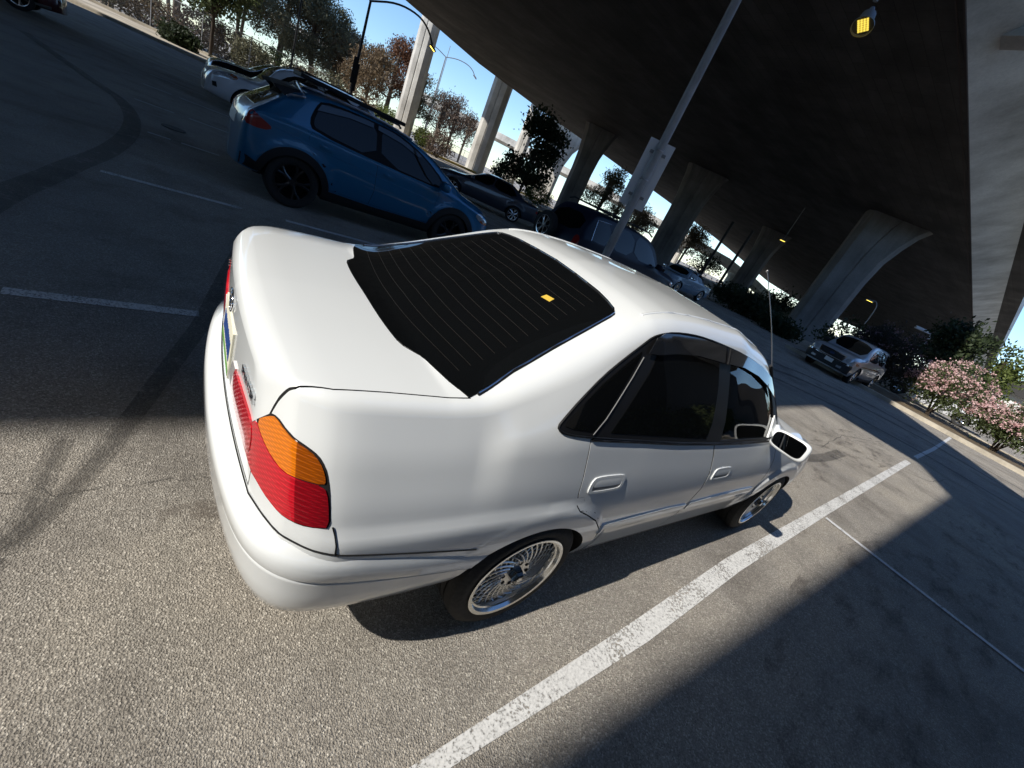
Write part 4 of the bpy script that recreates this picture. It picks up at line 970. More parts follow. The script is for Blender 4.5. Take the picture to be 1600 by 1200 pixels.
def stain(name,pts,m):
    o=mesh(name,[(x,y,.003) for x,y in pts],[tuple(range(len(pts)))],m); return tag(o,kind='structure')
def blotch_mat(name,col,amax):
    m=mat(name,col,.8); N,L,B=nodes(m); oc=objcoord(m); mp=nnew(m,'ShaderNodeMapping'); mp.inputs['Scale'].default_value=(1,2.6,1); L.new(oc,mp.inputs[0])
    n=noise(m,2.2,6,.72,mp.outputs[0]); r=ramp(m,n.outputs[0],[(.50,(0,0,0)),(.66,(amax,amax,amax))]); L.new(r.outputs[0],B.inputs['Alpha']); return m
M_BLOT=blotch_mat('oil_stain_film',(.13,.105,.085),.45)
stain('oil_stain',ellipse(10,-.2,2.2,.55,40),M_BLOT); stain('oil_stain',ellipse(6.1,-.35,1.3,.38,40),M_BLOT); stain('oil_stain',ellipse(-.02,-.06,.10,.14,30),M_BLOT)
stain('oil_stain',ellipse(4.2,-1.9,2.2,.6,40),M_BLOT); stain('oil_stain',ellipse(8.5,-2.3,2.6,.5,40),M_BLOT)

def crack(L,w=.007):
    rng=random.Random(len(L)*7+3); P=[]
    for a,b in zip(L[:-1],L[1:]):
        for k in range(8): t=k/8; P.append((a[0]+(b[0]-a[0])*t+rng.uniform(-.02,.02),a[1]+(b[1]-a[1])*t+rng.uniform(-.02,.02)))
    P.append(L[-1]); strip('pavement_crack',P,[w*rng.uniform(.4,1.2) for _ in P],.0045,M_CRACK)
M_CRACK=mat('crack_line',(.10,.092,.082),.95)  # thin dark strips drawn as cracks
crack([(-.75,.16),(-.4,.10),(.0,.13),(.3,.05)],.0028)
crack([(6.3,.35),(8.2,-.1),(10.2,.1),(12.5,-.2)],.012); crack([(9.4,-.2),(11.2,-1.3),(12.6,-1.4)],.012)
def bit_strip(L,w): strip('tyre_mark',smooth_poly(L,2,False),w,.0165,M_SKID)
bit_strip([(5.9,-.15),(7.2,-.35),(8.6,-.3)],.16)
# ================================================================ the other vehicles
def rows_gen(L,W,prof,belt,clear,cab,H):
    """prof: (x, z) roof line from tail to nose; belt: (x, z); cab=(x0,x1) range of the glasshouse"""
    w=W/2; out=[]
    for x,z in prof:
        b=float(np.interp(x,[p[0] for p in belt],[p[1] for p in belt])); zb=min(b,z-.05)
        t=max(0,min(1,(z-b)/max(.1,H-b)))
        ya=w*(.84-.17*t); za=z-.022-.028*t
        zC=min(.62*b+.02,zb-.08); zd=min(.40*b+.04,zC-.08)
        ze=float(np.interp(x,[p[0] for p in clear],[p[1] for p in clear]))
        out.append((x,z,ya,za,w*.95,zb,w*.995,zC,w*.985,zd,w*.92,ze,.06,.05))
    return out
def end_scale(L,r0=1.0,r1=1.0): return [(0,1-.27*r0),(.03,1-.17*r0),(.09,1-.09*r0),(.2,1-.04*r0),(.42,1-.012*r0),(.85,1),(L-.85,1),(L-.42,1-.015*r1),(L-.18,1-.06*r1),(L-.06,1-.13*r1),(L,1-.24*r1)]
def star_rim(ns=5,m=None,width=.035,face=.0):
    def f(e,rr,h,s,m_):
        mm=m or m_; F=s*h
        bm=bmesh.new(); lathe_y(bm,[(rr+.004,F*.93),(rr+.004,F*1.0),(rr-.012,F*.97),(rr-.022,F*.55),(rr-.03,-F*.8)],40)
        for k in range(ns):
            a=2*math.pi*k/ns
            for da in (-.13,.13):
                P=[(.045*math.cos(a),F*.72,.045*math.sin(a)),((rr*.6)*math.cos(a+da*.6),F*.80,(rr*.6)*math.sin(a+da*.6)),((rr-.014)*math.cos(a+da*1.5),F*.86,(rr-.014)*math.sin(a+da*1.5))]
                tube(bm,P,[width*.8,width*.62,width*.7],6)
        lathe_y(bm,[(0.0001,F*.82),(.055,F*.82),(.065,F*.7),(.065,F*.4)],20)
        bmo('rim',bm,mm,e,smooth=True,angle=35)
        bm=bmesh.new(); lathe_y(bm,[(rr-.03,-F*.3),(.0001,-F*.3)],24); bmo('wheel_back',bm,M_GAP,e)
    return f
def disc_rim(m=None):
    def f(e,rr,h,s,m_):
        F=s*h; bm=bmesh.new(); lathe_y(bm,[(.0001,F*.95),(rr*.35,F*.98),(rr*.55,F*.85),(rr*.9,F*.88),(rr+.004,F*1.0),(rr+.004,F*.9),(rr,0)],36); o=bmo('rim',bm,m or M_ALU,e,smooth=True,angle=35)
        bm=bmesh.new(); lathe_y(bm,[(rr+.008,F*.985),(rr+.05,F*1.015),(rr+.055,F*.98)],36); bmo('white_wall',bm,mat('whitewall_rubber',(.5,.49,.45),.7),e)
    return f
def make_car(name,label,loc,heading,L,W,H,prof,belt,arches,R,rr,paint,wins,cab,rim=None,group=None,clear=None,tw=.21,
             windscreen=None,rearwin=None,head=(),tail=(),doors=(),seams=(),step=.09,sc=None,extra=None,res=.08,glass=None,cat='car',plate=None,mirror=None,tyre_z=None):
    car=empty(name,loc,heading,label,cat,group)
    clear=clear or [(0,.34),(.6,.30),(.9,.24),(L-.9,.24),(L-.3,.28),(L,.32)]
    bm=loft_body(rows_gen(L,W,prof,belt,clear,cab,H),scale=sc or end_scale(L),bul=[(0,0),(cab[0],0),((cab[0]+cab[1])/2,.012),(cab[1],0),(L,0)],ns=4,step=step,arches=[(a,R*.9,R*1.22,R*1.2) for a in arches],flare=.014,capn=10)
    S=Surf(bm); body=to_obj(bm,'body',paint)
    T=Matrix.Translation((-L/2,0,0))
    for ax in arches:
        for fr in 'RL': boolean(body,to_obj(poly_prism(ellipse(ax,R*.92,R*1.20,R*1.17,36),fr,3-W/2*1.2,3-W/2*.62),'c',M_GAP))
    if doors:
        allp=doors[0]
        boolean(body,to_obj(patch(S,doors[0],'R',off=.015,thick=.016,res=.08),'c',M_GAP))
        for d in doors[1:]: patch_obj('door',S,inset(dens(d,.06),.003),'R',paint,car,off=0,thick=.012,res=.05).matrix_local=T
    fix_normals(body,S); body.parent=car; body.matrix_local=T
    def P(nm,poly,fr,m,par=None,**k):
        k.setdefault('off',.006);k.setdefault('thick',.010);k.setdefault('res',res)
        o=patch_obj(nm,S,poly,fr,m,par or car,**k)
        if par is None: o.matrix_local=T
        return o
    gl=glass or M_TINT
    for poly in wins:
        for fr in 'RL': P('side_window',smooth_poly(poly,1),fr,gl)
    if windscreen: P('windscreen',smooth_poly(windscreen,1),'T',gl)
    if rearwin: P('rear_window',smooth_poly(rearwin[1],1),rearwin[0],gl)
    for nm,fr,poly,m in tuple(head)+tuple(tail):
        P(nm,smooth_poly(poly,1),fr,m,off=.006,thick=.02,res=.05)
        if fr in 'BF' : P(nm,[(-y,z) for y,z in smooth_poly(poly,1)],fr,m,off=.006,thick=.02,res=.05)
    for s in seams:
        o=beads('panel_seam',S,[s],'R',.0035,M_GAP,car,off=0,res=.06); o.matrix_local=T
    for ax in arches:
        for sd in (-1,1): wheel(car,ax-L/2,sd*(W/2-tw/2-.01),R,R,rr,tw,sd,rim or star_rim(),M_ALU,seg=40)
    if plate:
        for fr,z in plate:
            x=-.004 if fr=='B' else L+.004
            p_,n_=on_surf(S,(0,z),fr,.01); bm=bmesh.new(); box(bm,-.008,.008,-.16,.16,-.075,.075,bev=.004); o=bmo('number_plate',bm,mat('plate_plain',(.62,.62,.60),.5),car); o.location=p_+Vector((-L/2,0,0))
    if mirror:
        for sd in (-1,1):
            bm=bmesh.new(); bmesh.ops.create_uvsphere(bm,u_segments=16,v_segments=10,radius=1)
            for v in bm.verts:
                x,y,z=v.co; q=lambda a:math.copysign(abs(a)**.6,a); v.co=(.075*q(x),.11*q(y),.075*q(z))
            bmesh.ops.translate(bm,vec=(0,sd*.13,0),verts=bm.verts); tube(bm,[(.04,-sd*.02,-.05),(.02,sd*.08,-.02)],.03,8)
            o=bmo('door_mirror',bm,mirror[2] if len(mirror)>2 else paint,car,smooth=True,angle=60); o.location=(mirror[0]-L/2,sd*W/2*.95,mirror[1])
    if extra: extra(car,S,T,P)
    return car
def paint(name,c,rough=.25,metal=0): return mat(name,c,rough,metal=metal,coat=1.0)
M_BLUE=paint('blue_metallic',(.006,.150,.31),.30,.25)
M_CLAD=mat('black_cladding',(.014,.014,.015),.6)
M_BLKPAINT=paint('black_car_paint',(.010,.010,.012)); M_NAVY=mat('navy_paint',(.010,.016,.034),.42,spec=.35); M_SLATE=paint('slate_blue_paint',(.045,.055,.075),.3,.3)
M_SILVER=paint('silver_paint',(.42,.45,.48),.34,.4); M_PALEBLUE=paint('pale_blue_paint',(.20,.27,.33),.4); M_DKRED=paint('dark_red_paint',(.07,.008,.010),.3); M_WHITE2=paint('fleet_white',(.62,.63,.64),.3)
M_REDLAMP=mat('red_lamp',(.30,.012,.014),.15,coat=1); M_HEAD=mat('headlamp_glass',(.50,.53,.55),.10,metal=.4,coat=1); M_AMBL=mat('amber_lamp',(.42,.11,.02),.15,coat=1)
HATCH_R=[(.02,.90),(.06,.99),(.16,1.06)]
# ---- blue crossover in the next bay
Lb=4.2
profb=[(0,.70),(.015,.86),(.05,.97),(.10,1.03),(.26,1.15),(.43,1.27),(.60,1.39),(.75,1.46),(.95,1.51),(1.2,1.545),(1.6,1.565),(2.0,1.55),(2.35,1.505),(2.65,1.425),(3.0,1.265),(3.3,1.105),(3.45,1.035),(3.8,.965),(4.08,.885),(4.22,.79),(4.31,.68),(4.35,.58)]
profb=[(.15+x*.8125 if x<.8 else (x if x<3.3 else round(3.3+(x-3.3)*.857,4)),z) for x,z in profb]; profb[-1]=(Lb,profb[-1][1])
beltb=[(0,1.05),(.7,1.05),(1.2,1.025),(2.0,.985),(2.9,.955),(3.3,.94),(4.2,.75)]
def blue_extra(car,S,T,P):
    for fr in 'RL': P('window_frame',smooth_poly([(.94,1.06),(.88,1.16),(.95,1.35),(1.03,1.45),(1.4,1.483),(1.85,1.484),(2.12,1.468),(2.4,1.41),(2.68,1.30),(3.0,1.11),(3.06,.965),(1.9,1.0)],1),fr,M_BLACKTRIM,off=.002,thick=.008,res=.05)
    for ax in (.80,3.34):
        ring_=[]
        for fr in 'RL':
            po=ellipse(ax,.31,.475,.475,28,rad(-8),rad(188),False)+ellipse(ax,.31,.385,.375,28,rad(188),rad(-8),False)
            P('arch_cladding',po,fr,M_CLAD,off=.014,thick=.02,res=.05)
    for fr in 'RL':
        P('sill_cladding',[(1.20,.24),(1.18,.38),(1.9,.365),(2.94,.39),(2.96,.25)],fr,M_CLAD,off=.012,thick=.02)
        P('bumper_cladding',[(.18,.36),(.18,.50),(.25,.49),(.38,.44),(.38,.34)],fr,M_CLAD,off=.008,thick=.02)
        o=bead('roof_rail',S,[(.55,1.43),(.75,1.47),(1.1,1.50),(1.6,1.513),(2.0,1.497),(2.35,1.448)],fr,.017,mat('satin_rail',(.42,.43,.45),.35,metal=1),car,off=.035,sm=1); o.matrix_local=T
        o=bead('crease_line',S,[(.30,.97),(.55,.93),(1.1,.865),(2.0,.80),(2.95,.76)],fr,.004,M_BLUE,car,off=-.001); o.matrix_local=T
        for x,z in ((1.05,.905),(1.98,.855)):
            P('door_handle',smooth_poly([(x,z),(x+.19,z-.012),(x+.185,z+.035),(x+.01,z+.045)],1),fr,M_BLUE,off=.016,thick=.02,res=.03,dome=.006)
        v1=[(.97,1.31),(1.02,1.395),(1.35,1.445),(1.74,1.455),(1.74,1.398),(1.4,1.385)]; v2=[(1.81,1.455),(2.05,1.445),(2.3,1.395),(2.55,1.315),(2.50,1.28),(2.2,1.36),(1.81,1.398)]
        for v in (v1,v2): P('rain_visor',v,fr,M_SMOKE,off=.018,thick=.004)
    bm=bmesh.new(); sp=[(.0,-.55,1.43),(.02,0,1.455),(.0,.55,1.43),(.30,.56,1.478),(.34,0,1.515),(.30,-.56,1.478)]
    vs=[bm.verts.new(Vector(p)+Vector((.46,0,-.03))) for p in sp]; f=bm.faces.new(vs); r=bmesh.ops.extrude_face_region(bm,geom=[f]); bmesh.ops.translate(bm,vec=(.04,0,-.045),verts=[v for v in r['geom'] if isinstance(v,bmesh.types.BMVert)]); o=bmo('roof_spoiler',bm,M_CLAD,car); o.matrix_local=T
    for sd in (-1,1):
        bm=bmesh.new(); vs=[bm.verts.new(p) for p in ((.48,sd*.56,1.39),(.76,sd*.575,1.43),(.80,sd*.62,1.345),(.62,sd*.63,1.30))]; f=bm.faces.new(vs); r=bmesh.ops.extrude_face_region(bm,geom=[f]); bmesh.ops.translate(bm,vec=(0,-sd*.03,0),verts=[v for v in r['geom'] if isinstance(v,bmesh.types.BMVert)]); o=bmo('spoiler_end',bm,M_CLAD,car); o.matrix_local=T
    for x in (1.05,2.15):
        bm=bmesh.new(); tube(bm,[(x,-.60,1.555),(x,-.5,1.585),(x,.5,1.585),(x,.60,1.555)],.014,8); o=bmo('cross_bar',bm,M_CLAD,car); o.matrix_local=T
    bm=bmesh.new(); box(bm,.85,2.45,.0,.56,1.598,1.655,bev=.018); o=bmo('roof_tray',bm,mat('matt_black_tray',(.012,.012,.012),.7),car); o.matrix_local=T
    P('rear_glass',[(-.52,1.08),(-.42,1.40),(.42,1.40),(.52,1.08)],'B',M_TINT,off=.004)
    P('tailgate_plate',[(-.30,.76),(-.30,.90),(.30,.90),(.30,.76)],'B',mat('plate_plain',(.62,.62,.60),.5),off=.006)
hd=[(.80,.38),(.82,.60),(1.0,.95),(1.1,1.0),(1.18,.965)]
doorA=[(.93,1.05),(.90,.98),(.93,.84),(1.05,.72),(1.18,.60),(1.24,.40),(1.86,.39),(1.89,.60),(1.865,.965)]
doorB=[(1.865,.965),(1.89,.60),(1.86,.39),(2.88,.40),(2.91,.62),(2.95,.90),(2.92,.94)]
doorAll=doorA[:7]+doorB[3:]+[doorA[8]]
make_car('parked_car','blue crossover with black arch cladding, roof rails and a black spoiler',(.22+Lb/2,6.33,0),rad(2.2),Lb,1.80,1.575,profb,beltb,(.80,3.34),.345,.235,M_BLUE,
  [[(.98,1.095),(.93,1.16),(.99,1.33),(1.06,1.43),(1.4,1.465),(1.79,1.468),(1.82,1.03)],[(1.90,1.025),(1.87,1.466),(2.1,1.452),(2.36,1.395),(2.65,1.285),(2.95,1.10),(3.0,.985)]],(.1,3.45),
  rim=star_rim(5,mat('black_alloy',(.012,.012,.013),.3,coat=.5),.03),
  windscreen=[(2.52,-.56),(2.52,.56),(3.32,.66),(3.38,0),(3.32,-.66)],
  head=[('headlamp','R',[(3.86,.70),(3.74,.80),(3.90,.85),(4.09,.76),(4.13,.68)],M_HEAD),('turn_signal','R',[(3.88,.695),(3.90,.735),(4.07,.71),(4.09,.66)],M_AMBL),('headlamp','L',[(3.86,.70),(3.74,.80),(3.90,.85),(4.09,.76),(4.13,.68)],M_HEAD)],
  tail=[('tail_lamp','C',[(.63,.85),(.65,1.0),(.72,1.03),(.86,.965),(.95,.91),(.87,.85)],M_REDLAMP),('tail_lamp','D',[(.63,.85),(.65,1.0),(.72,1.03),(.86,.965),(.95,.91),(.87,.85)],M_REDLAMP),('reverse_lamp','C',[(.55,.85),(.58,.98),(.65,1.0),(.645,.85)],M_HEAD)],
  sc=[(.15,.73),(.18,.84),(.24,.91),(.34,.96),(.55,.988),(.95,1)]+end_scale(Lb)[6:],doors=(doorAll,doorA,doorB),step=.06,res=.06,extra=blue_extra,mirror=(2.95,1.05,M_BLUE))
# ---- generic silhouettes
def suv_prof(L,H,hood,nose=.62): 
    return [(0,.70),(.015,.86),(.05,1.0),(.10,H*.62),(.20,H*.74),(.36,H*.89),(.48,H*.955),(.7,H*.985),(1.3,H),(L*.45,H*.998),(L*.56,H*.975),(L*.62,H*.93),(L*.68,H*.83),(L*.745,hood+.06),(L*.77,hood+.015),(L*.85,hood-.01),(L-.32,hood-.06),(L-.12,hood-.14),(L-.03,hood-.27),(L,nose)]
def suv_wins(L,H,b): 
    return [[(.42,b+.05),(.36,b+.10),(.52,H*.90),(1.02,H*.92),(1.06,b+.05)],[(1.14,b+.05),(1.10,H*.92),(L*.43,H*.925),(L*.43,b+.05)],[(L*.445,b+.05),(L*.445,H*.925),(L*.53,H*.91),(L*.60,H*.865),(L*.68,b+.14),(L*.685,b+.04)]]
def sedan_prof(L,H,deck,hood):
    return [(0,.58),(.02,deck-.16),(.06,deck-.05),(.12,deck-.01),(.55,deck),(.72,deck+.02),(.95,deck+.14),(1.30,H*.93),(1.55,H*.985),(2.0,H),(L*.52,H*.985),(L*.585,H*.93),(L*.65,H*.80),(L*.715,hood+.045),(L*.735,hood+.01),(L*.85,hood-.05),(L-.30,hood-.13),(L-.10,hood-.22),(L-.03,hood-.30),(L,.52)]
def sedan_wins(L,H,b,deck):
    return [[(1.05,b+.045),(1.42,H*.92),(2.0,H*.945),(L*.455,H*.94),(L*.465,b+.045)],[(L*.48,b+.045),(L*.47,H*.94),(L*.53,H*.92),(L*.58,H*.86),(L*.66,b+.12),(L*.665,b+.035)]]
def ws(L,w,a=.60,b=.73): return [(L*a,-w*.60),(L*a,w*.60),(L*b,w*.72),(L*(b+.012),0),(L*b,-w*.72)]
# ---- white four wheel drive, nose towards the aisle
Lw=4.75
def white_extra(car,S,T,P):
    P('grille',[(-.42,.62),(-.48,.84),(.48,.84),(.42,.62)],'F',M_CLAD,off=.008); P('grille_bar',[(-.40,.70),(-.42,.755),(.42,.755),(.40,.70)],'F',M_CHROME,off=.016,thick=.015)
    P('lower_grille',[(-.62,.36),(-.60,.52),(.60,.52),(.62,.36)],'F',M_CLAD,off=.008)
    for fr in 'LR': P('fog_lamp',[(4.50,.50),(4.53,.62),(4.62,.60),(4.60,.50)],fr,M_CLAD,off=.006,thick=.02,res=.04)
    for sd in (-1,1):
        bm=bmesh.new(); tube(bm,[(.7,sd*.66,1.70),(.8,sd*.66,1.77),(2.5,sd*.66,1.77),(2.7,sd*.66,1.69)],.018,6); o=bmo('roof_rail',bm,M_CLAD,car); o.matrix_local=T
make_car('parked_car','white four wheel drive nosing out behind the blue crossover',(.15+Lw/2,15.05,0),rad(182.2),Lw,1.88,1.76,suv_prof(Lw,1.76,.99),[(0,1.03),(3.2,.96),(3.6,.93),(Lw,.82)],(.98,3.76),.36,.24,M_WHITE2,suv_wins(Lw,1.76,1.04),(.1,3.55),
  windscreen=ws(Lw,.94),rearwin=('B',[(-.55,1.08),(-.48,1.45),(.48,1.45),(.55,1.08)]),
  head=[('headlamp','L',[(4.08,.86),(4.14,.95),(4.45,.90),(4.64,.76),(4.50,.74),(4.22,.79)],M_HEAD),('turn_signal','L',[(4.06,.865),(4.12,.945),(4.26,.92),(4.24,.80)],M_AMBL),('headlamp','R',[(4.08,.86),(4.14,.95),(4.45,.90),(4.64,.76),(4.50,.74),(4.22,.79)],M_HEAD)],
  tail=[('tail_lamp','C',[(.50,.90),(.52,1.10),(.66,1.08),(.70,.92)],M_REDLAMP),('tail_lamp','D',[(.50,.90),(.52,1.10),(.66,1.08),(.70,.92)],M_REDLAMP)],
  rim=star_rim(6,None,.03),extra=white_extra,mirror=(3.22,1.10),plate=(('F',.58),))
# ---- black car beyond the white one
def grille_extra(car,S,T,P): 
    P('grille',[(-.45,.58),(-.50,.78),(.50,.78),(.45,.58)],'F',M_CLAD,off=.008)
make_car('parked_car','black four wheel drive beyond the white one, farthest of the left row',(.25+2.35,18.3,0),rad(182.2),4.7,1.86,1.66,suv_prof(4.7,1.66,1.10),[(0,1.02),(3.4,.97),(4.7,.84)],(.98,3.72),.35,.24,M_BLKPAINT,suv_wins(4.7,1.66,1.02),(.1,3.5),
  windscreen=ws(4.7,.93),head=[('headlamp','F',[(.48,.70),(.50,.84),(.74,.86),(.78,.74)],M_HEAD)],tail=[('tail_lamp','C',[(.50,.88),(.52,1.06),(.66,1.04),(.70,.90)],M_REDLAMP)],extra=grille_extra,mirror=(3.2,1.05))
# ---- dark slate saloon
Ls=4.72; X=CAM_C.x+20.6*math.cos(rad(59.2)); Y=CAM_C.y+20.6*math.sin(rad(59.2))
make_car('parked_car','dark slate saloon with silver spoked wheels past the blue crossover',(X,Y,0),rad(148),Ls,1.84,1.43,sedan_prof(Ls,1.43,1.02,.97),[(0,.93),(1.0,.94),(3.2,.89),(Ls,.72)],(1.02,3.82),.325,.235,M_SLATE,sedan_wins(Ls,1.43,.92,1.02),(.72,3.4),rim=star_rim(7,M_ALU,.026),
  windscreen=ws(Ls,.92),rearwin=('T',[(.86,-.60),(.86,.60),(1.36,.50),(1.40,0),(1.36,-.50)]),
  head=[('headlamp','F',[(.48,.56),(.50,.68),(.76,.70),(.78,.58)],M_HEAD)],tail=[('tail_lamp','C',[(.44,.72),(.46,.86),(.64,.84),(.68,.74)],M_HEAD),('tail_lamp','D',[(.44,.72),(.46,.86),(.64,.84),(.68,.74)],M_REDLAMP)],mirror=(3.12,.98),
  seams=([(1.22,.93),(1.20,.70),(1.40,.45),(1.45,.30)],[(2.18,.92),(2.25,.60),(2.2,.30)]))
# ---- black coupe half hidden by the navy estate
X=CAM_C.x+21.3*math.cos(rad(46.9)); Y=CAM_C.y+21.3*math.sin(rad(46.9))
make_car('parked_car','black low car between the dark slate saloon and the navy estate',(X,Y,0),rad(146),4.6,1.84,1.50,sedan_prof(4.6,1.50,1.05,1.02),[(0,.95),(3.2,.91),(4.6,.74)],(.98,3.72),.35,.265,M_BLKPAINT,sedan_wins(4.6,1.50,.95,1.05),(.72,3.35),rim=star_rim(5,M_ALU,.032),
  windscreen=ws(4.6,.92),rearwin=('T',[(.86,-.60),(.86,.60),(1.36,.50),(1.40,0),(1.36,-.50)]),head=[('headlamp','F',[(.48,.58),(.50,.70),(.76,.72),(.78,.60)],M_HEAD)],tail=[('tail_lamp','C',[(.44,.74),(.46,.88),(.64,.86),(.68,.76)],M_REDLAMP)])
# ---- navy estate behind the pole
Ln=4.85
def navy_extra(car,S,T,P):
    w_=wheel(car,-Ln/2-.10,.30,.97,.36,.235,.20,-1,star_rim(6,M_ALU,.026),M_ALU,seg=36); w_.name='spare_wheel'; w_.rotation_euler=(0,0,rad(-90))
    for sd in (-1,1):
        bm=bmesh.new(); tube(bm,[(.6,sd*.66,1.80),(.75,sd*.66,1.86),(2.55,sd*.66,1.86),(2.75,sd*.66,1.80)],.02,6); o=bmo('roof_rail',bm,M_CLAD,car); o.matrix_local=T
    for x in (.95,2.3): bm=bmesh.new(); tube(bm,[(x,-.66,1.86),(x,.66,1.86)],.018,6); o=bmo('cross_bar',bm,M_CLAD,car); o.matrix_local=T
    for fr in 'R': o=bead('window_strip',S,[(.40,1.12),(.52,1.60),(1.02,1.64)],fr,.006,M_CHROME,car,off=.006); o.matrix_local=T
make_car('parked_car','navy estate with a spare wheel on its back behind the grey light pole',(7.05+Ln/2,7.0,0),rad(2.2),Ln,1.86,1.80,suv_prof(Ln,1.80,1.12),[(0,1.12),(3.4,1.04),(Ln,.90)],(1.0,3.84),.37,.22,M_NAVY,suv_wins(Ln,1.80,1.08),(.1,3.6),
  windscreen=ws(Ln,.93),rearwin=('B',[(-.58,1.16),(-.50,1.58),(.50,1.58),(.58,1.16)]),tail=[('tail_lamp','C',[(.46,.84),(.48,1.12),(.62,1.12),(.64,.86)],M_REDLAMP),('tail_lamp','D',[(.46,.84),(.48,1.12),(.62,1.12),(.64,.86)],M_REDLAMP)],
  head=[('headlamp','R',[(4.36,.82),(4.40,.93),(4.62,.88),(4.70,.78)],M_HEAD),('headlamp','L',[(4.36,.82),(4.40,.93),(4.62,.88),(4.70,.78)],M_HEAD)],extra=navy_extra,mirror=(3.28,1.18),rim=star_rim(5,M_SPOKE,.035))
# ---- pale blue old saloon
Lo=4.7
def old_prof(L): return [(0,.62),(.02,.86),(.06,.93),(.14,.955),(.9,.975),(1.0,1.0),(1.25,1.22),(1.42,1.36),(1.6,1.405),(2.1,1.42),(2.55,1.41),(2.75,1.37),(2.95,1.22),(3.2,1.0),(3.28,.965),(3.9,.955),(4.45,.92),(4.62,.88),(4.68,.78),(4.7,.60)]
def old_extra(car,S,T,P):
    for fr in 'RL': o=bead('side_strip',S,[(.1,.62),(2.3,.65),(4.6,.64)],fr,.010,M_CHROME,car,off=.003); o.matrix_local=T
    for fr,y in (('F',.55),('B',.55)): P('bumper',[(-.78,.44),(-.78,.54),(.78,.54),(.78,.44)],fr,M_CHROME,off=.05,thick=.05)
    P('grille',[(-.30,.60),(-.30,.86),(.30,.86),(.30,.60)],'F',M_CHROME,off=.01)
make_car('parked_car','pale blue old saloon with whitewall tyres under the bridge',(21.6,12.45,0),rad(183),Lo,1.74,1.42,old_prof(Lo),[(0,.90),(3.3,.90),(Lo,.84)],(1.02,3.72),.33,.19,M_PALEBLUE,[[(1.22,.96),(1.42,1.30),(2.0,1.355),(2.02,.95)],[(2.10,.95),(2.08,1.355),(2.6,1.33),(2.75,1.27),(3.0,1.0),(2.98,.95)]],(.9,3.28),rim=disc_rim(),
  windscreen=[(2.84,-.55),(2.84,.55),(3.18,.62),(3.18,-.62)],rearwin=('T',[(1.06,-.58),(1.06,.58),(1.36,.52),(1.36,-.52)]),head=[('headlamp','F',[(.48,.66),(.48,.82),(.66,.82),(.66,.66)],M_HEAD)],tail=[('tail_lamp','B',[(.5,.62),(.5,.80),(.60,.80),(.60,.62)],M_REDLAMP)],extra=old_extra,mirror=(2.95,1.02,M_CHROME))
# ---- silver four wheel drive facing the camera
Lv=5.2
def silver_extra(car,S,T,P):
    P('grille_frame',[(-.50,.76),(-.56,1.02),(.56,1.02),(.50,.76)],'F',M_CHROME,off=.012); P('grille',[(-.44,.80),(-.49,.98),(.49,.98),(.44,.80)],'F',M_CLAD,off=.022,thick=.01)
    P('front_bumper',[(-.90,.36),(-.92,.68),(.92,.68),(.90,.36)],'F',mat('dark_bumper',(.02,.022,.025),.5),off=.05,thick=.08); P('bumper_strip',[(-.90,.685),(-.91,.735),(.91,.735),(.90,.685)],'F',M_CHROME,off=.052,thick=.06)
    for y in (-.55,.55): P('fog_lamp',[(y-.1,.46),(y-.1,.54),(y+.1,.54),(y+.1,.46)],'F',M_HEAD,off=.056,thick=.01,res=.04)
    p_,n_=on_surf(S,(0.08,.60),'F',.06); bm=bmesh.new(); box(bm,-.008,.008,-.17,.17,-.08,.08,bev=.004); o=bmo('number_plate',bm,mat('plate_white2',(.72,.72,.70),.5),car); o.location=p_+Vector((-Lv/2,0,0))
    for fr in 'RL': P('running_board',[(1.7,.30),(1.7,.40),(3.5,.40),(3.5,.30)],fr,M_CLAD,off=.09,thick=.1)
    e=empty('emblem',(0,0,0)); bpy.data.objects.remove(e)
    P('emblem',ellipse(0,.89,.10,.042,20),'F',mat('blue_emblem',(.02,.04,.12),.3,coat=1),off=.03,thick=.012,res=.03)
make_car('parked_car','silver four wheel drive facing the camera beside the dark bush',(24.9,4.25,0),rad(180-2),Lv,2.0,1.93,suv_prof(Lv,1.93,1.20,.5),[(0,1.18),(3.6,1.12),(Lv,.98)],(1.05,4.18),.39,.22,M_SILVER,suv_wins(Lv,1.93,1.15),(.1,3.9),
  windscreen=ws(Lv,1.0,.61,.735),head=[('headlamp','F',[(.58,.80),(.61,1.0),(.90,.98),(.93,.80)],M_HEAD),('turn_signal','F',[(.94,.82),(.93,.97),(.985,.95),(.99,.84)],M_AMBL)],tail=[('tail_lamp','C',[(.5,.95),(.52,1.25),(.62,1.25),(.64,.95)],M_REDLAMP)],extra=silver_extra,mirror=(3.55,1.30,M_CLAD),tw=.26)
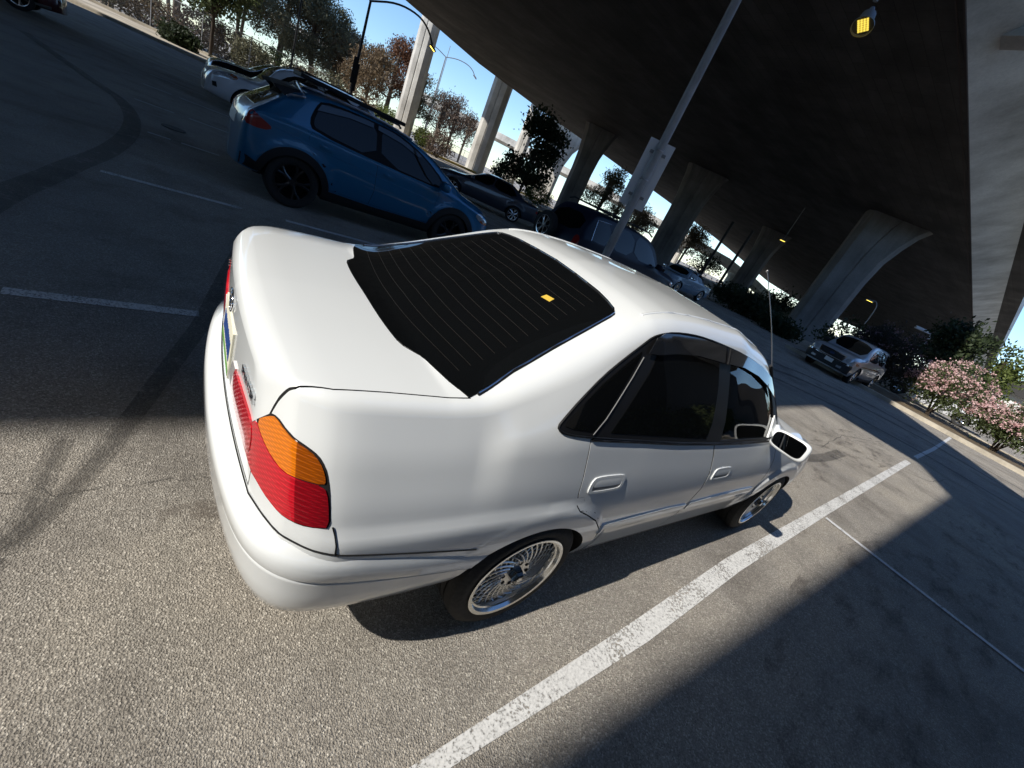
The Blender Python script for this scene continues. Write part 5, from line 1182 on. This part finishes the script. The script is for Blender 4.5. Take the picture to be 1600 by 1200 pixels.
# ---- white pickup in the next lot
Lp=5.5
def pick_prof(L): return [(0,.60),(.02,.98),(.05,1.06),(.10,1.09),(2.0,1.10),(2.05,1.12),(2.12,1.5),(2.2,1.72),(2.35,1.79),(2.8,1.81),(3.2,1.79),(3.4,1.72),(3.75,1.40),(4.0,1.16),(4.08,1.12),(4.7,1.09),(5.2,1.03),(5.38,.94),(5.46,.80),(5.5,.6)]
make_car('parked_truck','white pickup truck parked behind the flowering bushes',(36.6,2.0,0),rad(95),Lp,1.95,1.81,pick_prof(Lp),[(0,1.05),(2.1,1.06),(4.1,1.06),(Lp,.92)],(1.15,4.45),.38,.22,M_WHITE2,[[(2.30,1.13),(2.32,1.66),(2.75,1.70),(2.78,1.12)],[(2.86,1.12),(2.84,1.70),(3.2,1.69),(3.36,1.62),(3.75,1.22),(3.72,1.10)]],(2.0,4.05),
  windscreen=[(3.42,-.60),(3.42,.60),(4.0,.72),(4.0,-.72)],head=[('headlamp','F',[(.55,.72),(.57,.92),(.88,.90),(.90,.74)],M_HEAD)],tail=[('tail_lamp','B',[(.62,.70),(.62,1.0),(.72,1.0),(.72,.70)],M_REDLAMP)],cat='pickup truck',mirror=(3.6,1.2,M_CLAD))
# ---- dark red car in the top left corner
def red_extra(car,S,T,P):
    for fr in 'R': P('sill_strip',[(3.95,.30),(3.95,.36),(4.28,.40),(4.28,.33)],fr,M_CHROME,off=.012,thick=.015)
make_car('parked_car','dark red car at the top left corner, mostly outside the picture',(-5.42,19.95,0),rad(4),4.5,1.80,1.50,sedan_prof(4.5,1.50,1.04,1.0),[(0,.95),(3.2,.91),(4.5,.74)],(.98,3.64),.33,.22,M_DKRED,sedan_wins(4.5,1.50,.95,1.04),(.72,3.3),
  windscreen=ws(4.5,.9),head=[('headlamp','F',[(.48,.58),(.50,.70),(.76,.72),(.78,.60)],M_HEAD)],tail=[('tail_lamp','B',[(.48,.74),(.48,.88),(.66,.86),(.68,.76)],M_REDLAMP)],extra=red_extra)
# ================================================================ trees and shrubs
def leaf_mat(name,c1,c2,c3,scale=.8):
    m=mat(name,c2,.6,spec=.3); N,L,B=nodes(m); oc=objcoord(m)
    n=noise(m,scale,3,.7,oc); n2=noise(m,7,2,.5,oc); a=nnew(m,'ShaderNodeMath',operation='MULTIPLY_ADD'); L.new(n2.outputs[0],a.inputs[0]); a.inputs[1].default_value=.5; L.new(n.outputs[0],a.inputs[2])
    r=ramp(m,a.outputs[0],[(.48,c1),(.75,c2),(1.0,c3)]); L.new(r.outputs[0],B.inputs[0])
    tr=N.new('ShaderNodeBsdfTranslucent'); L.new(r.outputs[0],tr.inputs[0]); mx=N.new('ShaderNodeMixShader'); mx.inputs[0].default_value=.25
    L.new(B.outputs[0],mx.inputs[1]); L.new(tr.outputs[0],mx.inputs[2]); L.new(mx.outputs[0],N['Material Output'].inputs[0]); return m
M_EUC=leaf_mat('grey_green_leaves',(0.058,0.062,0.035),(0.121,0.117,0.066),(0.234,0.215,0.127))
M_EUCB=leaf_mat('brown_green_leaves',(0.082,0.058,0.034),(0.160,0.113,0.062),(0.273,0.195,0.117))
M_RUST=leaf_mat('rust_leaves',(0.072,0.034,0.019),(0.143,0.065,0.034),(0.221,0.111,0.058))
M_DRY=leaf_mat('dry_mauve_leaves',(.065,.045,.034),(.125,.09,.068),(.19,.14,.11))
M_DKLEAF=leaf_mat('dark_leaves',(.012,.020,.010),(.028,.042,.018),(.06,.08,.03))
M_GRN=leaf_mat('bright_leaves',(.045,.065,.015),(.10,.13,.03),(.17,.20,.06))
M_OLE=leaf_mat('oleander_leaves',(.040,.058,.022),(.080,.105,.038),(.15,.17,.075),2)
M_PURP=leaf_mat('dusky_leaves',(.018,.022,.016),(.034,.036,.028),(.075,.060,.062),2)
M_PINK=leaf_mat('pink_petals',(.50,.27,.27),(.68,.45,.43),(.80,.64,.60),3)
M_MAUVE=leaf_mat('mauve_petals',(.10,.06,.085),(.18,.12,.15),(.28,.2,.23),3)
M_BARK=concrete_mat('pale_bark',(.26,.22,.18),(3,3,.6),.55); M_DBARK=concrete_mat('dark_bark',(.075,.058,.045),(4,4,.8),.5)
def leaves(bm,cs,n,l,w,spread,rng,droop=.6,mi=0):
    """cs: cluster centres; n leaves each"""
    for c,s in cs:
        for _ in range(n):
            p=Vector(c)+Vector((rng.gauss(0,1),rng.gauss(0,1),rng.gauss(0,.8)))*spread*s
            d=Vector((rng.uniform(-1,1),rng.uniform(-1,1),rng.uniform(-1,1)-droop)).normalized(); q=d.orthogonal().normalized(); q=Matrix.Rotation(rng.uniform(0,6.28),3,d)@q
            k=l*rng.uniform(.6,1.25); ww=w*rng.uniform(.7,1.2)
            v=[bm.verts.new(p-d*k*.5),bm.verts.new(p+q*ww*.5),bm.verts.new(p+d*k*.5),bm.verts.new(p-q*ww*.5)]
            f=bm.faces.new(v); f.material_index=mi
def blob_clusters(blobs,rng,dens_):
    out=[]
    for (x,y,z,rx,ry,rz) in blobs:
        n=max(4,int(dens_*(rx*ry*rz)**(2/3)))
        for _ in range(n):
            d=Vector((rng.gauss(0,1),rng.gauss(0,1),rng.gauss(0,1))).normalized(); r=rng.uniform(.45,1)**.6
            out.append(((x+d.x*rx*r,y+d.y*ry*r,z+d.z*rz*r),rng.uniform(.7,1.3)))
    return out
def tree(name,label,cat,x,y,h,spread,ml,mb,seed,group=None,nb=9,trunk_h=.35,leaf=(.38,.14),dens_=16,nper=20,lean=.0,tr=.22,multi=1,cl=.42,crown_lo=.42,top=1.0):
    rng=random.Random(seed); e=empty(name,(x,y,0),rng.uniform(0,6.28) if False else 0,label,cat,group)
    bm=bmesh.new(); blobs=[]; 
    for t in range(multi):
        bx=rng.uniform(-.5,.5)*(multi>1); by=rng.uniform(-.5,.5)*(multi>1)
        lx=rng.uniform(-1,1)*spread*.25*(multi>1)+lean*h*.2; ly=rng.uniform(-1,1)*spread*.25*(multi>1)
        fork=Vector((bx+lx*.5,by+ly*.5,h*trunk_h)); topp=Vector((bx+lx,by+ly,h*.86))
        tube(bm,smooth_poly([(bx,by,-.05),(bx+lx*.2,by+ly*.2,h*trunk_h*.5),fork,(fork+topp)/2+Vector((rng.uniform(-.3,.3),rng.uniform(-.3,.3),0)),topp],1,False),[tr*(1-.85*i/8) for i in range(10)][:10] if False else tr*.6,7)
        for k in range(nb//multi):
            a=rng.uniform(0,6.28); zz=h*rng.uniform(crown_lo,.95); rr=spread*rng.uniform(.25,.95)*(1-.55*max(0,(zz/h-.6)/.4))
            c=Vector((bx+lx*zz/h+rr*math.cos(a),by+ly*zz/h+rr*math.sin(a),zz)); base=fork+(topp-fork)*max(0,min(.8,(zz/h-trunk_h-.15)))
            mid=(base+c)/2+Vector((0,0,-.06*h*rng.random())); tube(bm,[base,mid,c],[tr*.34,tr*.24,tr*.08],5)
            s=spread*rng.uniform(.30,.55); blobs.append((c.x,c.y,c.z,s,s,s*rng.uniform(.55,.9)))
        blobs.append((bx+lx,by+ly,h*.90*top,spread*.42,spread*.42,h*.10))
    bmo('trunk',bm,mb,e,smooth=True,angle=60)
    bm=bmesh.new(); leaves(bm,blob_clusters(blobs,rng,dens_),nper,leaf[0],leaf[1],cl,rng); me=bpy.data.meshes.new('crown'); bm.to_mesh(me); bm.free(); link('crown',me,ml,e)
    return e
def polar(b,d): return CAM_C.x+d*math.cos(rad(b)),CAM_C.y+d*math.sin(rad(b))
GT='trees behind the car park'
k=0
for b,d,h,s,m,mb,lab in (
 (99.0,66,16,5.2,M_EUC,M_BARK,'leftmost grey green tree behind the chain link fence'),
 (95.5,60,15,4.6,M_EUC,M_BARK,'second grey green tree from the left behind the fence'),
 (91.6,80,18,5.6,M_EUCB,M_BARK,'brownish tree behind the fence, left of the leafy street tree'),
 (87.0,84,20,6.5,M_EUC,M_BARK,'tall grey green gum tree right of the leafy street tree'),
 (83.6,90,21,6.5,M_EUCB,M_BARK,'tall brownish gum tree behind the thin dark pole'),
 (80.3,88,17,5.2,M_EUC,M_BARK,'airy gum tree whose top edges the open sky, left of the black lamp post'),
 (78.4,92,10.5,4.2,M_EUCB,M_BARK,'low brown tree directly left of the black lamp post'),
 (75.0,78,9.0,3.6,M_EUCB,M_BARK,'low brown gum right of the black lamp post'),
 (72.9,84,12.3,4.4,M_RUST,M_BARK,'rust coloured tree left of the tall sunlit column'),
 (70.3,88,10.5,3.0,M_EUC,M_BARK,'grey green tree half hidden by the tall sunlit column'),
 (67.4,92,9.6,3.6,M_DRY,M_BARK,'thin mauve tree just right of the tall sunlit column'),
 (65.4,96,10.6,3.2,M_DRY,M_BARK,'tallest thin mauve tree between the two tall columns'),
 (63.8,92,8.6,2.8,M_DRY,M_BARK,'low thin mauve tree left of the shadowed column'),
 (46.0,80,9.5,3.0,M_EUC,M_BARK,'airy tree in the first window of sky, behind the navy estate'),
 (41.0,84,6.6,3.6,M_EUCB,M_BARK,'brown tree right of the sign in the window of sky'),
 (43.6,92,7.2,2.4,M_EUC,M_BARK,'small green tree in front of the distant flyover'),
 (34.0,88,7.8,3.6,M_EUCB,M_BARK,'brown tree left of the steel posts, beyond the pale blue saloon'),
 (31.2,70,3.6,2.6,M_DKLEAF,M_DBARK,'low dark green tree beneath the distant flyover'),
 (21.6,62,3.6,2.0,M_DKLEAF,M_DBARK,'small dark tree left of the flared grey column')):
    x,y=polar(b,d); k+=1
    tree('tree',lab,'tree',x,y,h,s,m,mb,100+k,GT,nb=(18 if b>77 else 12) if h>8 else 8,leaf=(.42,.15),dens_=12 if m is not M_DRY else 10,nper=20 if m is not M_DRY else 13,multi=(3 if h>14 else 2) if h>9 else 1,tr=.34,cl=.45,crown_lo=(.30 if b>77 else .38) if m is not M_DRY else .45)
x,y=polar(88.7,46); tree('street_tree','leafy street tree on the pavement in front of the fence','tree',x,y,6.2,2.4,M_OLE,M_DBARK,31,None,nb=11,trunk_h=.42,leaf=(.26,.15),dens_=30,nper=20,tr=.2,cl=.3,crown_lo=.5)
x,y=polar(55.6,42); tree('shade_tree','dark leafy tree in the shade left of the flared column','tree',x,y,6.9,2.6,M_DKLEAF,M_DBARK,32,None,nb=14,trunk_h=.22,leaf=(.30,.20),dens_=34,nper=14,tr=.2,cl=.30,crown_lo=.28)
def shrub(name,label,cat,x,y,rx,ry,z0,z1,ml,seed,group=None,flow=None,nf=0,leaf=(.16,.06),n=120,nper=18,stems=7,cl=.16,mb=None,topz=.55,lobes=None):
    rng=random.Random(seed); e=empty(name,(x,y,0),0,label,cat,group); mb=mb or M_DBARK
    lobes=lobes or [(0,0,1.0)]
    bm=bmesh.new()
    for k in range(stems):
        a=6.28*k/stems+rng.uniform(-.3,.3); r=rng.uniform(.3,.75)
        tube(bm,smooth_poly([(rng.uniform(-.1,.1),rng.uniform(-.1,.1),-.03),(rx*r*.35*math.cos(a),ry*r*.35*math.sin(a),z0+(z1-z0)*.15),(rx*r*math.cos(a),ry*r*math.sin(a),z0+(z1-z0)*.6)],1,False),.035,5)
    bmo('trunk',bm,mb,e,smooth=True)
    cs=[];fl=[]
    for lx,ly,ls in lobes:
        for _ in range(int(n/len(lobes))):
            d=Vector((rng.gauss(0,1),rng.gauss(0,1),rng.gauss(0,1))).normalized(); r=rng.uniform(.35,1)**.5; 
            zc=(z0+z1)/2; hz=(z1-z0)/2*ls
            p=(lx*rx+d.x*rx*r*ls*.8,ly*ry+d.y*ry*r*ls*.8,z0+hz+d.z*hz*r); cs.append((p,rng.uniform(.7,1.3)))
        for _ in range(int(nf/len(lobes))):
            d=Vector((rng.gauss(0,1),rng.gauss(0,1),abs(rng.gauss(.25,.8))-.25)).normalized(); hz=(z1-z0)/2*ls
            fl.append(((lx*rx+d.x*rx*ls*.86,ly*ry+d.y*ry*ls*.86,z0+hz+d.z*hz*1.03),rng.uniform(.6,1.2)))
    bm=bmesh.new(); leaves(bm,cs,nper,leaf[0],leaf[1],cl,rng,droop=-.3); me=bpy.data.meshes.new('foliage'); bm.to_mesh(me); bm.free(); link('foliage',me,ml,e)
    if flow:
        bm=bmesh.new(); leaves(bm,fl,9,.085,.075,.075,rng,droop=0); me=bpy.data.meshes.new('flowers'); bm.to_mesh(me); bm.free(); link('flowers',me,flow,e)
    return e
GO='shrubs on the verge'
L3=[(-.35,-.3,.78),(.3,.35,.85),(.05,-.05,1.0),(-.2,.45,.7)]
shrub('oleander','dusky flowering bush in the shade behind the silver four wheel drive','bush',28.6,4.1,1.35,1.75,.55,3.35,M_PURP,51,GO,M_MAUVE,120,n=420,nper=24,lobes=L3)
shrub('oleander','pink flowering bush with the tallest bloom, next to the dusky one','bush',28.9,1.05,1.3,1.6,.55,3.0,M_OLE,52,GO,M_PINK,480,n=300,nper=20,lobes=L3)
shrub('oleander','pink flowering bush nearest the right edge','bush',28.2,-1.6,1.3,1.5,.6,2.35,M_OLE,53,GO,M_PINK,420,n=280,nper=20,lobes=L3)
shrub('oleander','pink flowering bush cut off by the right edge','bush',28.0,-4.4,1.3,1.4,.5,2.3,M_OLE,54,GO,M_PINK,200,n=240,nper=18,lobes=L3)
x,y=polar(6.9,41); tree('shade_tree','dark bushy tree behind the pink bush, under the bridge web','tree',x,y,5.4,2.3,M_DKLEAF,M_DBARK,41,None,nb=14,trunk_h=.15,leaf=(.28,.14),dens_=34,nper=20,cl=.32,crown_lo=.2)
x,y=polar(3.6,46); tree('sunlit_tree','sunlit green tree at the right edge in front of the small house','tree',x,y,5.7,1.6,M_GRN,M_DBARK,42,None,nb=11,trunk_h=.3,leaf=(.26,.14),dens_=36,nper=18,cl=.3,crown_lo=.4)
for b,d,r,z,m,lab,s in ((90.9,41.5,1.1,1.0,M_DKLEAF,'dark low bush at the kerb left of the white four wheel drive',61),(66.3,60,2.3,3.0,M_DRY,'dry brown shrub at the fence between the two tall columns',62),(68.2,66,1.6,2.6,M_GRN,'green shrub at the foot of the tall sunlit column',63),(53.4,60,2.6,2.4,M_GRN,'bright green shrub under the dark leafy tree',64),(58.2,64,2.0,3.2,M_GRN,'green shrub right of the shadowed column',65),(72.6,68,2.6,2.9,M_GRN,'bright green shrub left of the tall sunlit column',66),(85.6,53,2.0,2.6,M_EUC,'grey green shrub behind the fence, above the black car',67),(93.5,54,2.4,2.4,M_EUCB,'brown shrub behind the fence, far left',68),(81.0,56,2.4,2.4,M_EUCB,'brown shrub behind the fence near the thin dark pole',69),(89.5,57,2.6,3.2,M_DRY,'dry mauve shrub behind the fence under the leafy street tree',73),(87.6,58,2.6,2.8,M_EUCB,'low brown shrub behind the fence, right of the street tree',74),(83.4,58,2.8,3.0,M_GRN,'bright shrub behind the fence below the tall brownish gum',75),(79.0,58,2.6,3.4,M_EUC,'grey green shrub left of the black lamp post foot',76),(76.0,62,3.0,3.4,M_EUCB,'brown shrub behind the black lamp post',77),(96.5,54,2.6,2.8,M_EUC,'grey green shrub behind the far left of the fence',78),(26.0,36,2.2,1.7,M_DKLEAF,'dark hedge bush right of the pale blue saloon',70),(13.2,37,3.2,3.0,M_DKLEAF,'dark hedge bush behind the silver four wheel drive',84),(10.4,36,2.4,2.6,M_DKLEAF,'dark hedge bush behind the dusky flowering bush',85),(23.2,37,1.9,1.6,M_DKLEAF,'dark hedge bush left of the flared grey column',71),(20.5,34,1.6,1.0,M_DKLEAF,'low dark bush at the foot of the flared grey column',72)):
    x,y=polar(b,d); shrub('shrub',lab,'bush',x,y,r,r,.1,z,m,s,'low shrubs around the car park',leaf=(.28,.12),n=150,nper=16,cl=.26)
# dead fronds and litter on the ground
def bit(x,y,rz,l,w,m,lab,name='dry_leaf'):
    bm=bmesh.new(); vs=[bm.verts.new(p) for p in ((-l/2,0,.004),(0,-w/2,.008),(l/2,0,.006),(0,w/2,.012))]; bm.faces.new(vs); r=bmesh.ops.extrude_face_region(bm,geom=bm.faces[:]); bmesh.ops.translate(bm,vec=(0,0,.002),verts=[v for v in r['geom'] if isinstance(v,bmesh.types.BMVert)])
    o=bmo(name,bm,m); o.location=(x,y,0); o.rotation_euler=(0,0,rz); tag(o,lab,'litter')
bit(3.76,-2.50,.3,.03,.018,mat('pale_leaf',(.45,.40,.28),.7),'pale dry leaf on the shaded asphalt near the bottom right corner')

# the strip to the right of the camera: kerb, pavement and bushes under the ramp bridge
slab('kerb',[(-40,-9.0),(24,-9.0),(24,-9.3),(-40,-9.3)],-.1,.16,M_KERB)
slab('verge',[(-40,-9.31),(24,-9.31),(24,-13),(-40,-13)],-.1,.12,MATS['dry_earth'])
for i in range(9): shrub('shrub','green bush on the verge to the right of the car','bush',-14+i*4.2,-11.2+.3*math.sin(i*2.1),1.9,1.4,.3,2.3+.4*math.sin(i*1.7),M_OLE,80+i,'bushes on the verge right of the white saloon',leaf=(.26,.11),n=110,nper=13,cl=.22)
bm=bmesh.new(); box(bm,-60,24,-34,-33.5,0,12.75); tag(bmo('added_wall',bm,M_SHADECONC),'unseen concrete wall added on the right for darker reflections','wall')  # unseen wall, added so the side glass mirrors something dark

bm=bmesh.new(); box(bm,-70.5,-70,-70,90,0,10.5); tag(bmo('sky_block_wall',bm,M_SHADECONC),'long grey wall added far behind the white car to block sky','wall')  # added out of view to keep low sky out of the reflections

W_=[(24,-13.5),(90,-29.5),(112,-20),(112,-21),(90,-30.1),(24.6,-14.3),(24.6,-48),(24,-48)]  # outline of an unseen wall added to darken reflections in the side windows
tag(prism('added_wall',W_,0,12.7,mat('dark_blocker',(.06,.055,.05),.9)),'unseen dark wall added beyond the bushes on the right to darken reflections','wall')
for i in range(5): shrub('shrub','green bush in front of the added dark wall','bush',25+i*4.6,-12.2-i*1.15,2.0,1.5,.3,2.7+.5*math.sin(i*1.9),M_OLE,140+i,'bushes in front of the added dark wall',leaf=(.26,.11),n=110,nper=13,cl=.22)

for i in range(6): shrub('tall_shrub','tall green bush behind the verge on the right','bush',7+i*3.4,-14.5+.4*math.sin(i*2.3),2.3,1.7,.3,4.3+.6*math.sin(i*1.3),M_OLE,160+i,'tall bushes behind the verge on the right',leaf=(.30,.13),n=130,nper=13,cl=.26)
